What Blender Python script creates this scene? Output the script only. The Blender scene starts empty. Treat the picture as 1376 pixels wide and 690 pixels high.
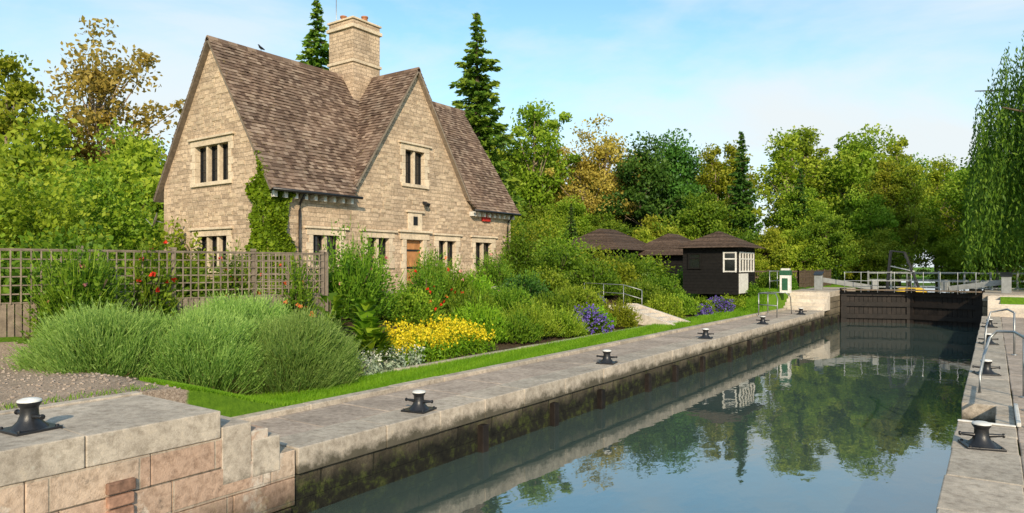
import bpy, math, random
import numpy as np
from mathutils import Vector, Matrix
rng=np.random.default_rng(7); random.seed(7)
scene=bpy.context.scene
COL=scene.collection
# ------------------------------------------------------------------ node helpers
def newmat(name):
    m=bpy.data.materials.new(name); m.use_nodes=True
    nt=m.node_tree; b=nt.nodes['Principled BSDF']
    return m,nt,b
def nd(nt,t,ins=None,**props):
    n=nt.nodes.new(t)
    for k,v in props.items(): setattr(n,k,v)
    if ins:
        for k,v in ins.items():
            s=n.inputs[k]
            if isinstance(v,bpy.types.NodeSocket): nt.links.new(v,s)
            else: s.default_value=v
    return n
def c4(c): return (c[0],c[1],c[2],1.0)
def ramp(nt,fac,stops):
    n=nt.nodes.new('ShaderNodeValToRGB'); nt.links.new(fac,n.inputs[0])
    e=n.color_ramp.elements
    while len(e)<len(stops): e.new(0.5)
    for i,(p,c) in enumerate(stops):
        e[i].position=p; e[i].color=c4(c) if not isinstance(c,(int,float)) else (c,c,c,1)
    return n.outputs[0]
def mix(nt,f,a,b,mode='MIX'):
    n=nt.nodes.new('ShaderNodeMix'); n.data_type='RGBA'; n.blend_type=mode
    for i,v in ((0,f),(6,a),(7,b)):
        s=n.inputs[i]
        if isinstance(v,bpy.types.NodeSocket): nt.links.new(v,s)
        else: s.default_value=v if i==0 else c4(v)
    return n.outputs[2]
def math_(nt,op,a,b=0.0,c=None,clamp=False):
    n=nt.nodes.new('ShaderNodeMath'); n.operation=op; n.use_clamp=clamp
    for i,v in enumerate((a,b) if c is None else (a,b,c)):
        if isinstance(v,bpy.types.NodeSocket): nt.links.new(v,n.inputs[i])
        else: n.inputs[i].default_value=v
    return n.outputs[0]
def pos(nt): return nt.nodes.new('ShaderNodeNewGeometry').outputs['Position']
def noise(nt,vec,scale,detail=4,rough=0.6):
    return nd(nt,'ShaderNodeTexNoise',{'Vector':vec,'Scale':scale,'Detail':detail,'Roughness':rough}).outputs[0]
def rndattr(nt,name='rnd'):
    return nd(nt,'ShaderNodeAttribute',attribute_name=name).outputs['Fac']
def bump(nt,b,h,strength=0.3,dist=0.02):
    n=nd(nt,'ShaderNodeBump',{'Height':h,'Strength':strength,'Distance':dist})
    nt.links.new(n.outputs[0],b.inputs['Normal'])
def simple(name,col,rough=0.6,metal=0.0,var=0.25,scale=6.0,bmp=0.15,spec=0.4):
    m,nt,b=newmat(name); p=pos(nt)
    n=noise(nt,p,scale,5)
    lo=[c*(1-var) for c in col]; hi=[min(1,c*(1+var)) for c in col]
    r=ramp(nt,n,[(0.3,lo),(0.7,hi)])
    a=rndattr(nt)
    r=mix(nt,1.0,r,ramp(nt,a,[(0,(1-var,)*3),(1,(1.0,)*3)]),'MULTIPLY')
    nt.links.new(r,b.inputs['Base Color'])
    b.inputs['Roughness'].default_value=rough; b.inputs['Metallic'].default_value=metal
    b.inputs['Specular IOR Level'].default_value=spec
    bump(nt,b,noise(nt,p,scale*6,4),bmp,0.01)
    return m
def leafmat(name,stops,transl=0.45,rough=0.5,hue=0.035,gain=1.0):
    m,nt,b=newmat(name)
    stops=[(p,tuple(x*gain for x in c)) for p,c in stops]
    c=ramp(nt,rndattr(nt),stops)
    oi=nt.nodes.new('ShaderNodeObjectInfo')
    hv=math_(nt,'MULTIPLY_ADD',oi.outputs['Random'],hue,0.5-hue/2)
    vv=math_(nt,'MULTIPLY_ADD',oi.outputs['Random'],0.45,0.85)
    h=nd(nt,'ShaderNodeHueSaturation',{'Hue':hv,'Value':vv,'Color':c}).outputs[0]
    nt.links.new(h,b.inputs['Base Color'])
    b.inputs['Roughness'].default_value=rough; b.inputs['Specular IOR Level'].default_value=0.2
    t=nd(nt,'ShaderNodeBsdfTranslucent',{'Color':h})
    ms=nd(nt,'ShaderNodeMixShader',{0:transl,1:b.outputs[0],2:t.outputs[0]})
    nt.links.new(ms.outputs[0],nt.nodes['Material Output'].inputs[0])
    return m
# ------------------------------------------------------------------ mesh builders
def link(o,parent=None):
    COL.objects.link(o)
    if parent is not None:
        o.parent=parent; o.matrix_parent_inverse=Matrix.Translation(-Vector(parent.location))
def empty(name,loc):
    e=bpy.data.objects.new(name,None); e.location=loc; e.empty_display_size=0.3; COL.objects.link(e); return e
class MB:
    def __init__(s): s.v=[];s.f=[];s.m=[];s.r=[];s.sm=[];s.M=None
    def add(s,vs,fs,mi=0,rnd=None,smooth=False):
        o=len(s.v); rnd=random.random() if rnd is None else rnd
        for p in vs:
            p=Vector(p)
            s.v.append(tuple(s.M@p) if s.M is not None else tuple(p))
        for f in fs:
            s.f.append([i+o for i in f]); s.m.append(mi); s.r.append(rnd); s.sm.append(smooth)
    def box(s,c,d,mi=0,rot=None,rnd=None):
        x,y,z=d[0]/2,d[1]/2,d[2]/2
        vs=[Vector(p) for p in ((-x,-y,-z),(x,-y,-z),(x,y,-z),(-x,y,-z),(-x,-y,z),(x,-y,z),(x,y,z),(-x,y,z))]
        if rot is not None: vs=[rot@v for v in vs]
        c=Vector(c)
        s.add([v+c for v in vs],[(0,3,2,1),(4,5,6,7),(0,1,5,4),(1,2,6,5),(2,3,7,6),(3,0,4,7)],mi,rnd)
    def box2(s,a,b,mi=0,rnd=None):
        s.box([(a[i]+b[i])/2 for i in range(3)],[abs(b[i]-a[i]) for i in range(3)],mi,None,rnd)
    def beam(s,p,q,w,h,mi=0):
        p=Vector(p);q=Vector(q);d=q-p
        s.box((p+q)/2,(w,h,d.length),mi,d.to_track_quat('Z','Y').to_matrix())
    def tube(s,pts,rad,n=8,mi=0,caps=True):
        pts=[Vector(p) for p in pts]
        if not hasattr(rad,'__len__'): rad=[rad]*len(pts)
        vs=[];fs=[]
        for i,p in enumerate(pts):
            d=(pts[min(i+1,len(pts)-1)]-pts[max(i-1,0)]).normalized()
            up=Vector((0,0,1)) if abs(d.z)<0.9 else Vector((1,0,0))
            a=d.cross(up).normalized(); b=d.cross(a)
            for k in range(n):
                t=2*math.pi*k/n
                vs.append(p+(a*math.cos(t)+b*math.sin(t))*rad[i])
        for i in range(len(pts)-1):
            for k in range(n):
                fs.append((i*n+k,i*n+(k+1)%n,(i+1)*n+(k+1)%n,(i+1)*n+k))
        if caps:
            fs.append(tuple(range(n))[::-1]); fs.append(tuple(range((len(pts)-1)*n,len(pts)*n)))
        s.add(vs,fs,mi,None,True)
    def lathe(s,prof,c,n=20,mi=0,smooth=True):
        vs=[];fs=[]
        for r,z in prof:
            for k in range(n):
                t=2*math.pi*k/n; vs.append((c[0]+r*math.cos(t),c[1]+r*math.sin(t),c[2]+z))
        for i in range(len(prof)-1):
            for k in range(n):
                fs.append((i*n+k,i*n+(k+1)%n,(i+1)*n+(k+1)%n,(i+1)*n+k))
        fs.append(tuple(range((len(prof)-1)*n,len(prof)*n)))
        s.add(vs,fs,mi,None,smooth)
    def prism(s,poly,vec,mi=0,rnd=None):
        n=len(poly); vec=Vector(vec)
        vs=[Vector(p) for p in poly]+[Vector(p)+vec for p in poly]
        fs=[tuple(range(n))[::-1],tuple(range(n,2*n))]
        for i in range(n): fs.append((i,(i+1)%n,n+(i+1)%n,n+i))
        s.add(vs,fs,mi,rnd)
    def obj(s,name,mats,parent=None,bevel=0):
        me=bpy.data.meshes.new(name)
        vs=np.array(s.v); org=Vector((0,0,0))
        if parent is None:
            lo=vs.min(0);hi=vs.max(0); org=Vector(((lo[0]+hi[0])/2,(lo[1]+hi[1])/2,lo[2]))
        me.from_pydata([tuple(v) for v in (vs-np.array(org))],[],s.f)
        for m in mats: me.materials.append(m)
        me.polygons.foreach_set('material_index',s.m); me.polygons.foreach_set('use_smooth',s.sm)
        a=me.attributes.new('rnd','FLOAT','FACE'); a.data.foreach_set('value',s.r)
        me.update()
        o=bpy.data.objects.new(name,me); o.location=org; link(o,parent)
        if bevel:
            md=o.modifiers.new('bevel','BEVEL'); md.width=bevel; md.segments=2; md.limit_method='ANGLE'
        return o
def unit(a): return a/np.maximum(np.linalg.norm(a,axis=1,keepdims=True),1e-9)
class FB:
    def __init__(s): s.q=[];s.m=[];s.r=[]
    def addq(s,q,mi,r):
        s.q.append(q); s.m.append(np.full(len(q),mi)); s.r.append(np.broadcast_to(r,(len(q),)))
    def leaves(s,P,size,aspect=0.5,mi=0,r=None,ax=None,jit=1.0):
        n=len(P); 
        a=unit(rng.normal(size=(n,3)) if ax is None else ax+rng.normal(size=(n,3))*jit)
        b=unit(np.cross(a,rng.normal(size=(n,3))))
        l=(size*rng.uniform(0.65,1.35,n))[:,None]
        q=np.stack([P-a*l/2,P+b*l*aspect/2,P+a*l/2,P-b*l*aspect/2],1)
        s.addq(q,mi,rng.random(n) if r is None else np.clip(r,0,1))
    def blades(s,P,D,L,W,mi=0,r=None,bend=None):
        n=len(P); D=unit(D); b=unit(np.cross(D,rng.normal(size=(n,3))))
        L=np.broadcast_to(L,(n,))[:,None]; W=np.broadcast_to(W,(n,))[:,None]
        T=P+D*L
        q=np.stack([P-b*W/2,P+b*W/2,T+b*W*0.12,T-b*W*0.12],1)
        s.addq(q,mi,rng.random(n) if r is None else np.clip(r,0,1))
    def tube(s,pts,rad,n=6,mi=1):
        pts=[np.array(p,float) for p in pts]; rings=[]
        for i,p in enumerate(pts):
            d=pts[min(i+1,len(pts)-1)]-pts[max(i-1,0)]; d=d/np.linalg.norm(d)
            up=np.array([0,0,1.]) if abs(d[2])<0.9 else np.array([1.,0,0])
            a=np.cross(d,up);a/=np.linalg.norm(a);b=np.cross(d,a)
            t=np.arange(n)*2*np.pi/n
            rings.append(p+rad[i]*(np.cos(t)[:,None]*a+np.sin(t)[:,None]*b))
        for i in range(len(rings)-1):
            A,B=rings[i],rings[i+1]
            s.addq(np.stack([A,np.roll(A,-1,0),np.roll(B,-1,0),B],1),mi,0.5)
    def mesh(s,name,mats):
        q=np.concatenate(s.q); n=len(q); me=bpy.data.meshes.new(name)
        me.vertices.add(4*n); me.vertices.foreach_set('co',q.reshape(-1).astype(np.float32))
        me.loops.add(4*n); me.loops.foreach_set('vertex_index',np.arange(4*n,dtype=np.int32))
        me.polygons.add(n); me.polygons.foreach_set('loop_start',np.arange(0,4*n,4,dtype=np.int32))
        me.update(calc_edges=True)
        for m in mats: me.materials.append(m)
        me.polygons.foreach_set('material_index',np.concatenate(s.m).astype(np.int32))
        a=me.attributes.new('rnd','FLOAT','FACE'); a.data.foreach_set('value',np.concatenate(s.r).astype(np.float32))
        me.update(); return me
    def obj(s,name,mats,loc=(0,0,0),parent=None):
        o=bpy.data.objects.new(name,s.mesh(name,mats)); o.location=loc; link(o,parent); return o
def place(name,me,loc,sc=1.0,rz=0.0,parent=None,sz=None):
    o=bpy.data.objects.new(name,me); o.location=loc; o.scale=(sc,sc,sz or sc); o.rotation_euler=(0,0,rz); link(o,parent); return o
# ------------------------------------------------------------------ terrain
def sstep(x,a,b):
    t=np.clip((x-a)/(b-a),0,1); return t*t*(3-2*t)
def hgt(X,Y):
    X=np.asarray(X,float);Y=np.asarray(Y,float)
    g=sstep(-X,10.2,15.5)*1.0
    far=np.where(X<-8.8,sstep(Y,31.5,35.5)*0.9,0)
    rz=np.where(X<-6.8,0.6*(1-sstep(Y,4.5,7.0)),0)
    z=np.maximum(np.maximum(g,far),rz)
    z=np.where((X>-8.8)&(X<-6.8),np.where(Y<4.4,0.52,np.where(Y<38.2,-0.08,0.82)),z)
    z=np.where(X>-6.8,np.where(Y<37.5,-0.08,0.82),z)
    z=z+np.where(X<-9,0.03*np.sin(X*1.7+Y*0.6)*np.sin(Y*1.1)*sstep(-X,9.9,11),0)
    return z
def H(x,y): return float(hgt(x,y))
# ------------------------------------------------------------------ materials
def wallstone(name,c1,c2,mortar,bw,rh,ms=0.012,dist=0.03,wet=None,bs=0.6,patch=None,dk=0.66):
    m,nt,b=newmat(name); p=pos(nt)
    sp=nd(nt,'ShaderNodeSeparateXYZ',{0:p})
    u=math_(nt,'ADD',sp.outputs[0],sp.outputs[1]); v=sp.outputs[2]
    nz=nd(nt,'ShaderNodeTexNoise',{'Vector':p,'Scale':2.3,'Detail':3.0})
    ns=nd(nt,'ShaderNodeSeparateXYZ',{0:nz.outputs[1]})
    u=math_(nt,'ADD',u,math_(nt,'MULTIPLY',math_(nt,'SUBTRACT',ns.outputs[0],0.5),dist*6))
    v=math_(nt,'ADD',v,math_(nt,'MULTIPLY',math_(nt,'SUBTRACT',ns.outputs[1],0.5),dist*1.6))
    uv=nd(nt,'ShaderNodeCombineXYZ',{0:u,1:v,2:0.0}).outputs[0]
    br=nd(nt,'ShaderNodeTexBrick',{'Vector':uv,'Color1':c4(c1),'Color2':c4(c2),'Mortar':c4(mortar),'Scale':1.0,
        'Mortar Size':ms,'Mortar Smooth':0.4,'Bias':0.0,'Brick Width':bw,'Row Height':rh})
    br.offset=0.43; br.squash=0.75; br.squash_frequency=3
    n1=noise(nt,p,1.1,5); n2=noise(nt,p,14,5,0.7); n3=noise(nt,p,60,3,0.7)
    c=mix(nt,1.0,br.outputs[0],ramp(nt,n1,[(0.3,(0.78,0.76,0.74)),(0.7,(1.12,1.08,1.02))]),'MULTIPLY')
    c=mix(nt,1.0,c,ramp(nt,n2,[(0.32,(dk,dk*0.96,dk*0.92)),(0.56,(1.08,1.08,1.08))]),'MULTIPLY')
    if patch:
        c=mix(nt,ramp(nt,noise(nt,p,0.9,6,0.7),[(0.55,0.0),(0.60,0.7)]),c,patch)
        c=mix(nt,ramp(nt,noise(nt,p,3.1,6,0.8),[(0.60,0.0),(0.68,0.6)]),c,(0.08,0.065,0.05))
    h=math_(nt,'ADD',math_(nt,'MULTIPLY',br.outputs['Fac'],-1.6),math_(nt,'ADD',math_(nt,'MULTIPLY',n2,1.0),math_(nt,'MULTIPLY',n3,0.35)))
    if wet:
        z0,z1=wet
        zz=math_(nt,'ADD',sp.outputs[2],math_(nt,'MULTIPLY',math_(nt,'SUBTRACT',noise(nt,p,1.6,6,0.7),0.5),0.6))
        f=ramp(nt,math_(nt,'DIVIDE',math_(nt,'SUBTRACT',zz,z0),z1-z0,clamp=True),[(0.0,1.0),(1.0,0.0)])
        al=ramp(nt,noise(nt,p,5,6,0.75),[(0.35,(0.006,0.006,0.005)),(0.52,(0.016,0.016,0.010)),(0.62,(0.04,0.050,0.012)),(0.80,(0.11,0.09,0.05))])
        c=mix(nt,f,c,al)
    nt.links.new(c,b.inputs['Base Color']); b.inputs['Roughness'].default_value=0.9
    b.inputs['Specular IOR Level'].default_value=0.2
    bump(nt,b,h,bs,0.03)
    return m
M_stone=wallstone('cottage_stone',(0.66,0.52,0.385),(0.44,0.335,0.24),(0.42,0.335,0.25),0.36,0.15,0.012,0.035,bs=0.7)
M_quaywall=wallstone('lock_wall_stone',(0.22,0.19,0.14),(0.13,0.11,0.08),(0.05,0.045,0.035),0.9,0.33,0.015,0.01,wet=(-0.55,-0.12),bs=0.8)
M_fore=wallstone('lock_wall_block',(0.52,0.42,0.33),(0.46,0.32,0.24),(0.40,0.34,0.27),1.05,0.315,0.010,0.006,wet=(-0.75,-0.25),bs=0.5,patch=(0.60,0.53,0.44))
def slabmat(name,base,warm,dirt=None,con=1.0):
    m,nt,b=newmat(name); p=pos(nt)
    a=rndattr(nt)
    c=mix(nt,a,base,warm)
    n1=noise(nt,p,1.3,6,0.65); n2=noise(nt,p,9,6,0.75); n3=noise(nt,p,90,3,0.8)
    k=lambda x:1-(1-x)*con
    c=mix(nt,1.0,c,ramp(nt,n1,[(0.3,(k(0.66),k(0.64),k(0.62))),(0.7,(1.14,1.12,1.08))]),'MULTIPLY')
    c=mix(nt,1.0,c,ramp(nt,n2,[(0.3,(k(0.55),k(0.53),k(0.50))),(0.55,(1.0,1.0,1.0)),(0.75,(1.18,1.14,1.06))]),'MULTIPLY')
    c=mix(nt,1.0,c,ramp(nt,n3,[(0.3,(k(0.74),)*3),(0.7,(1.12,)*3)]),'MULTIPLY')
    vo=nd(nt,'ShaderNodeTexVoronoi',{'Vector':p,'Scale':7.0})
    l=ramp(nt,vo.outputs[0],[(0.05,1.0),(0.16,0.0)])
    c=mix(nt,math_(nt,'MULTIPLY',l,0.25*con),c,(0.55,0.53,0.46))
    if dirt:
        z=nd(nt,'ShaderNodeSeparateXYZ',{0:p}).outputs[2]
        zz=math_(nt,'ADD',z,math_(nt,'MULTIPLY',math_(nt,'SUBTRACT',noise(nt,p,3.0,6,0.75),0.5),0.5))
        f=ramp(nt,math_(nt,'MULTIPLY_ADD',zz,-4.0,-0.55,clamp=True),[(0.0,0.0),(0.5,0.9)])
        c=mix(nt,f,c,(0.05,0.045,0.028))
    nt.links.new(c,b.inputs['Base Color']); b.inputs['Roughness'].default_value=0.88
    b.inputs['Specular IOR Level'].default_value=0.25
    bump(nt,b,math_(nt,'ADD',n2,math_(nt,'MULTIPLY',n3,0.4)),0.4,0.02)
    return m
M_slab=slabmat('coping_stone',(0.46,0.41,0.345),(0.54,0.47,0.39),True)
M_flag=slabmat('flagstone',(0.41,0.345,0.29),(0.50,0.415,0.35))
M_dress=slabmat('dressed_stone',(0.68,0.56,0.42),(0.74,0.62,0.47),None,0.7)
m,nt,b=newmat('roof_tile'); p=pos(nt)
c=ramp(nt,rndattr(nt),[(0.0,(0.10,0.066,0.050)),(0.4,(0.18,0.125,0.095)),(0.75,(0.235,0.17,0.13)),(1.0,(0.32,0.245,0.19))])
c=mix(nt,1.0,c,ramp(nt,noise(nt,p,0.9,5),[(0.3,(0.75,0.75,0.75)),(0.7,(1.2,1.15,1.1))]),'MULTIPLY')
li=ramp(nt,noise(nt,p,7,6,0.8),[(0.58,0.0),(0.68,1.0)])
c=mix(nt,math_(nt,'MULTIPLY',li,0.5),c,(0.34,0.26,0.09))
nt.links.new(c,b.inputs['Base Color']); b.inputs['Roughness'].default_value=0.9; b.inputs['Specular IOR Level'].default_value=0.2; bump(nt,b,noise(nt,p,30,4),0.4,0.01)
M_tile=m
M_darkwood=simple('black_stained_timber',(0.010,0.009,0.008),0.75,0,0.35,8,0.4,0.2)
M_brownwood=simple('oak_door',(0.45,0.21,0.08),0.5,0,0.25,5)
M_fence=simple('weathered_timber',(0.26,0.205,0.155),0.85,0,0.35,9,0.4)
M_black=simple('black_paint',(0.015,0.015,0.017),0.38,0.0,0.3,12,0.2,0.5)
M_white=simple('white_paint',(0.72,0.70,0.65),0.5,0,0.2,10,0.1)
M_steel=simple('galvanised_steel',(0.38,0.39,0.39),0.42,0.7,0.2,14,0.1)
M_grey=simple('grey_paint',(0.30,0.31,0.30),0.5,0.2,0.2,5)
M_green=simple('green_paint',(0.03,0.12,0.06),0.45,0,0.2,8)
M_red=simple('red_paint',(0.5,0.03,0.02),0.45,0,0.15,8)
M_yellow=simple('yellow_paint',(0.65,0.42,0.03),0.45,0,0.15,8)
M_gate=simple('wet_gate_timber',(0.018,0.013,0.010),0.6,0,0.5,4,0.5,0.3)
M_plank=simple('walkway_plank',(0.19,0.14,0.095),0.8,0,0.4,7,0.4)
M_conc=slabmat('concrete_step',(0.60,0.53,0.45),(0.66,0.6,0.52),None,0.6)
m,nt,b=newmat('window_glass'); b.inputs['Base Color'].default_value=(0.012,0.014,0.016,1); b.inputs['Roughness'].default_value=0.06
bump(nt,b,noise(nt,pos(nt),3,2),0.05,0.02); b.inputs['Specular IOR Level'].default_value=0.7
M_glass=m
M_bark=simple('bark',(0.14,0.10,0.065),0.9,0,0.4,4,0.6)
M_barkw=simple('pale_bark',(0.34,0.26,0.18),0.9,0,0.4,3,0.4)
L_green=leafmat('leaf_green',[(0,(0.035,0.085,0.006)),(0.5,(0.12,0.22,0.014)),(1,(0.25,0.35,0.03))])
L_lime=leafmat('leaf_lime',[(0,(0.065,0.125,0.008)),(0.5,(0.19,0.29,0.018)),(1,(0.37,0.45,0.045))])
L_yell=leafmat('leaf_yellow_green',[(0,(0.08,0.125,0.006)),(0.5,(0.23,0.30,0.018)),(1,(0.43,0.46,0.045))])
L_gold=leafmat('leaf_golden',[(0,(0.16,0.13,0.02)),(0.5,(0.38,0.30,0.05)),(1,(0.58,0.46,0.11))])
L_dark=leafmat('leaf_dark',[(0,(0.015,0.045,0.008)),(0.5,(0.045,0.11,0.014)),(1,(0.10,0.19,0.025))],0.3)
L_spruce=leafmat('leaf_spruce',[(0,(0.025,0.07,0.010)),(0.5,(0.10,0.19,0.018)),(1,(0.27,0.34,0.035))],0.35)
L_willow=leafmat('leaf_willow',[(0,(0.03,0.085,0.010)),(0.5,(0.10,0.20,0.018)),(1,(0.22,0.34,0.035))],0.45)
L_ivy=leafmat('leaf_ivy',[(0,(0.06,0.14,0.006)),(0.5,(0.17,0.31,0.015)),(1,(0.34,0.48,0.03))])
L_lav=leafmat('leaf_lavender',[(0,(0.07,0.145,0.025)),(0.45,(0.19,0.34,0.055)),(1,(0.38,0.52,0.14))],0.45,hue=0.01)
L_dry=leafmat('dry_stem',[(0,(0.08,0.05,0.025)),(1,(0.25,0.17,0.08))],0.1)
L_grass=leafmat('grass_blade',[(0,(0.08,0.19,0.008)),(0.5,(0.15,0.30,0.012)),(1,(0.26,0.41,0.025))],0.4,hue=0.01)
L_silver=leafmat('leaf_silver',[(0,(0.20,0.27,0.17)),(1,(0.42,0.5,0.36))],0.2)
def flower(name,a,b_): return leafmat(name,[(0,a),(1,b_)],0.25,0.5,0.0)
F_yellow=flower('petal_yellow',(0.55,0.42,0.01),(0.85,0.70,0.03))
F_purple=flower('petal_purple',(0.10,0.06,0.32),(0.26,0.18,0.60))
F_red=flower('petal_red',(0.45,0.015,0.01),(0.8,0.07,0.03))
F_pink=flower('petal_pink',(0.6,0.16,0.18),(0.8,0.4,0.38))
F_white=flower('petal_white',(0.6,0.6,0.5),(0.85,0.85,0.78))
F_orange=flower('petal_orange',(0.65,0.12,0.03),(0.85,0.3,0.12))
m,nt,b=newmat('ground_soil_grass_gravel'); p=pos(nt)
n1=noise(nt,p,2.0,6); n2=noise(nt,p,38,5,0.85); n3=noise(nt,p,12,5,0.7)
grass=ramp(nt,n3,[(0.3,(0.07,0.15,0.010)),(0.7,(0.15,0.27,0.018))])
soil=ramp(nt,n3,[(0.3,(0.05,0.034,0.02)),(0.7,(0.12,0.085,0.05))])
gravel=ramp(nt,n2,[(0.36,(0.17,0.125,0.09)),(0.5,(0.40,0.31,0.235)),(0.62,(0.58,0.47,0.37))])
gravel=mix(nt,1.0,gravel,ramp(nt,noise(nt,p,1.1,5),[(0.3,(0.75,0.73,0.70)),(0.7,(1.1,1.08,1.05))]),'MULTIPLY')
gr=rndattr(nt,'gravel'); so=rndattr(nt,'soil')
jit=math_(nt,'MULTIPLY',math_(nt,'SUBTRACT',n1,0.5),0.8)
c=mix(nt,ramp(nt,math_(nt,'ADD',so,jit),[(0.45,0.0),(0.55,1.0)]),grass,soil)
c=mix(nt,ramp(nt,math_(nt,'ADD',gr,jit),[(0.45,0.0),(0.55,1.0)]),c,gravel)
nt.links.new(c,b.inputs['Base Color']); b.inputs['Roughness'].default_value=0.95; b.inputs['Specular IOR Level'].default_value=0.1
bump(nt,b,n2,0.8,0.03); M_ground=m
def watermat(name,bs):
    m,nt,b=newmat(name); p=pos(nt)
    mp=nd(nt,'ShaderNodeMapping',{'Vector':p,'Scale':(1.0,0.55,1.0),'Rotation':(0,0,0.5)}).outputs[0]
    b.inputs['Base Color'].default_value=(0.05,0.075,0.065,1)
    b.inputs['Roughness'].default_value=0.02; b.inputs['IOR'].default_value=3.2
    hh=math_(nt,'ADD',noise(nt,mp,1.4,3,0.5),math_(nt,'MULTIPLY',noise(nt,mp,7.0,2,0.5),0.12))
    bump(nt,b,hh,bs,0.05)
    return m
M_water=watermat('canal_water_surface',0.13)
# ------------------------------------------------------------------ ground sheet
xs=np.concatenate([[-900,-500,-250,-150,-100,-80,-65,-55,-48,-42,-37,-33,-30],np.arange(-28,-10,0.4),np.arange(-10,-8.9,0.25),[-8.84,-8.79,-7.8,-6.95,0.25,1,3,6,10,16,25,40,70,120,250,500,900]])
ys=np.concatenate([[-900,-400,-200,-100,-60,-40,-25],np.arange(-14,4,1.0),np.arange(4,46,0.4),[46.5,50,55,60,70,80,100,140,220,400,900]])
XX,YY=np.meshgrid(xs,ys); ZZ=hgt(XX,YY)
nx,ny=len(xs),len(ys); fs=[]
for j in range(ny-1):
    for i in range(nx-1):
        if xs[i]>=-7.0 and xs[i+1]<=0.3 and ys[j]>=-14.1 and ys[j+1]<=80.1: continue
        k=j*nx+i; fs.append((k,k+1,k+nx+1,k+nx))
me=bpy.data.meshes.new('ground'); me.from_pydata(np.stack([XX,YY,ZZ],-1).reshape(-1,3).tolist(),[],fs)
me.materials.append(M_ground)
gv=((YY<5.2)&(XX<-7)&(XX>-14.2)&(YY>-6)).astype(float)
gv=np.maximum(gv,((XX<-16.2)&(XX>-18.8)&(YY>8)&(YY<34)).astype(float))
sv=((XX<-10.15)&(XX>-18)&(YY>5)&(YY<34)).astype(float)
for nm,arr in (('gravel',gv),('soil',sv)):
    a=me.attributes.new(nm,'FLOAT','POINT'); a.data.foreach_set('value',arr.reshape(-1).astype(np.float32))
me.polygons.foreach_set('use_smooth',[True]*len(me.polygons)); me.update()
COL.objects.link(bpy.data.objects.new('ground',me))
w=MB(); w.add([(-7.2,-14,-0.85),(0.1,-14,-0.85),(0.1,42.4,-0.85),(-7.2,42.4,-0.85)],[(0,1,2,3)]); w.obj('water',[M_water])
w=MB(); w.add([(-9.5,42.6,0.5),(3,42.6,0.5),(3,82,0.5),(-9.5,82,0.5)],[(0,1,2,3)]); w.obj('water',[M_water])
# ------------------------------------------------------------------ lock walls & quays
XL,XR=-6.86,-0.42
q=MB()
def row(mb,x0,x1,z0,z1,y0,y1,ln,mi,jx=0.008,jz=0.004,gap=0.008):
    y=y0
    while y<y1-0.05:
        l=min(ln*random.uniform(0.8,1.25),y1-y)
        if y1-(y+l)<0.3: l=y1-y
        dx=random.uniform(-jx,jx); dz=random.uniform(-jz,jz)
        mb.box2((x0+dx,y+gap/2,z0),(x1+dx,y+l-gap/2,z1+dz),mi)
        y+=l
row(q,-7.5,XL,-0.32,0.0,5.25,36.6,1.35,0)
row(q,-8.6,-7.51,-0.2,-0.006,5.25,36.6,1.0,1)
row(q,-8.82,-8.61,-0.2,0.07,5.0,36.6,1.5,0)
q.box2((-7.5,5.2,-2.2),(XL-0.07,41.0,-0.325),2)
o=q.obj('lock_quay',[M_slab,M_flag,M_quaywall],bevel=0.014)
q=MB()
row(q,-8.55,XL,0.33,0.63,-10,4.25,1.3,0,0.012,0.004,0.010)
for z0,z1,ye in ((0.0,0.325,4.85),(-0.34,-0.005,5.22),(-0.68,-0.345,5.22)):
    row(q,-7.45,XL-0.012,z0,z1,-10,ye,1.0,2,0.008,0.0,0.006)
q.box2((-7.4,-10,-2.2),(XL-0.03,5.18,-0.7),2)
q.box2((-8.7,4.26,-0.2),(-6.87,4.62,0.44),0); q.box2((-8.7,4.63,-0.2),(-6.868,5.0,0.22),0)
q.box2((-8.72,-10,-0.1),(-8.56,4.25,0.65),0)
for i in range(7):
    q.box2((XL-0.06,3.06+random.uniform(-.01,.01),-0.75+i*0.13),(XL+0.035,3.32+random.uniform(-.01,.01),-0.64+i*0.13),3)
M_brick=simple('old_brick',(0.32,0.18,0.12),0.9,0,0.5,9,0.5)
q.obj('stepped_stone_wall',[M_slab,M_flag,M_fore,M_brick],bevel=0.012)
q=MB()
for i in range(16):
    y=9.0+i*2.1+random.uniform(-.3,.3)
    q.box((XL-0.02,y,-1.05),(0.13,0.16,random.uniform(1.2,1.4)),0)
q.obj('lock_wall_fender_timbers',[M_gate],bevel=0.01)
q=MB()
row(q,XR,0.25,-0.32,0.0,-4,11.6,1.15,0); row(q,0.02,0.25,-0.32,0.0,11.6,13.2,0.8,0); row(q,XR,0.25,-0.32,0.0,13.2,36.6,1.15,0)
row(q,0.26,1.2,-0.2,-0.004,-4,36.6,0.9,1); row(q,1.21,2.4,-0.2,-0.004,-4,36.6,1.1,1)
q.box2((XR+0.05,-4,-2.2),(0.2,11.6,-0.325),2); q.box2((0.05,11.6,-2.2),(0.2,13.2,-0.325),2); q.box2((XR+0.05,13.2,-2.2),(0.2,41,-0.325),2)
q.box2((XR+0.04,11.6,-0.62),(0.02,13.2,-0.45),0)
q.box2((0.255,11.6,0.0),(0.31,13.25,0.06),3); q.box2((XR,11.53,0.003),(0.25,11.59,0.03),3)
q.obj('lock_quay',[M_slab,M_flag,M_quaywall,M_white],bevel=0.014)
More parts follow.
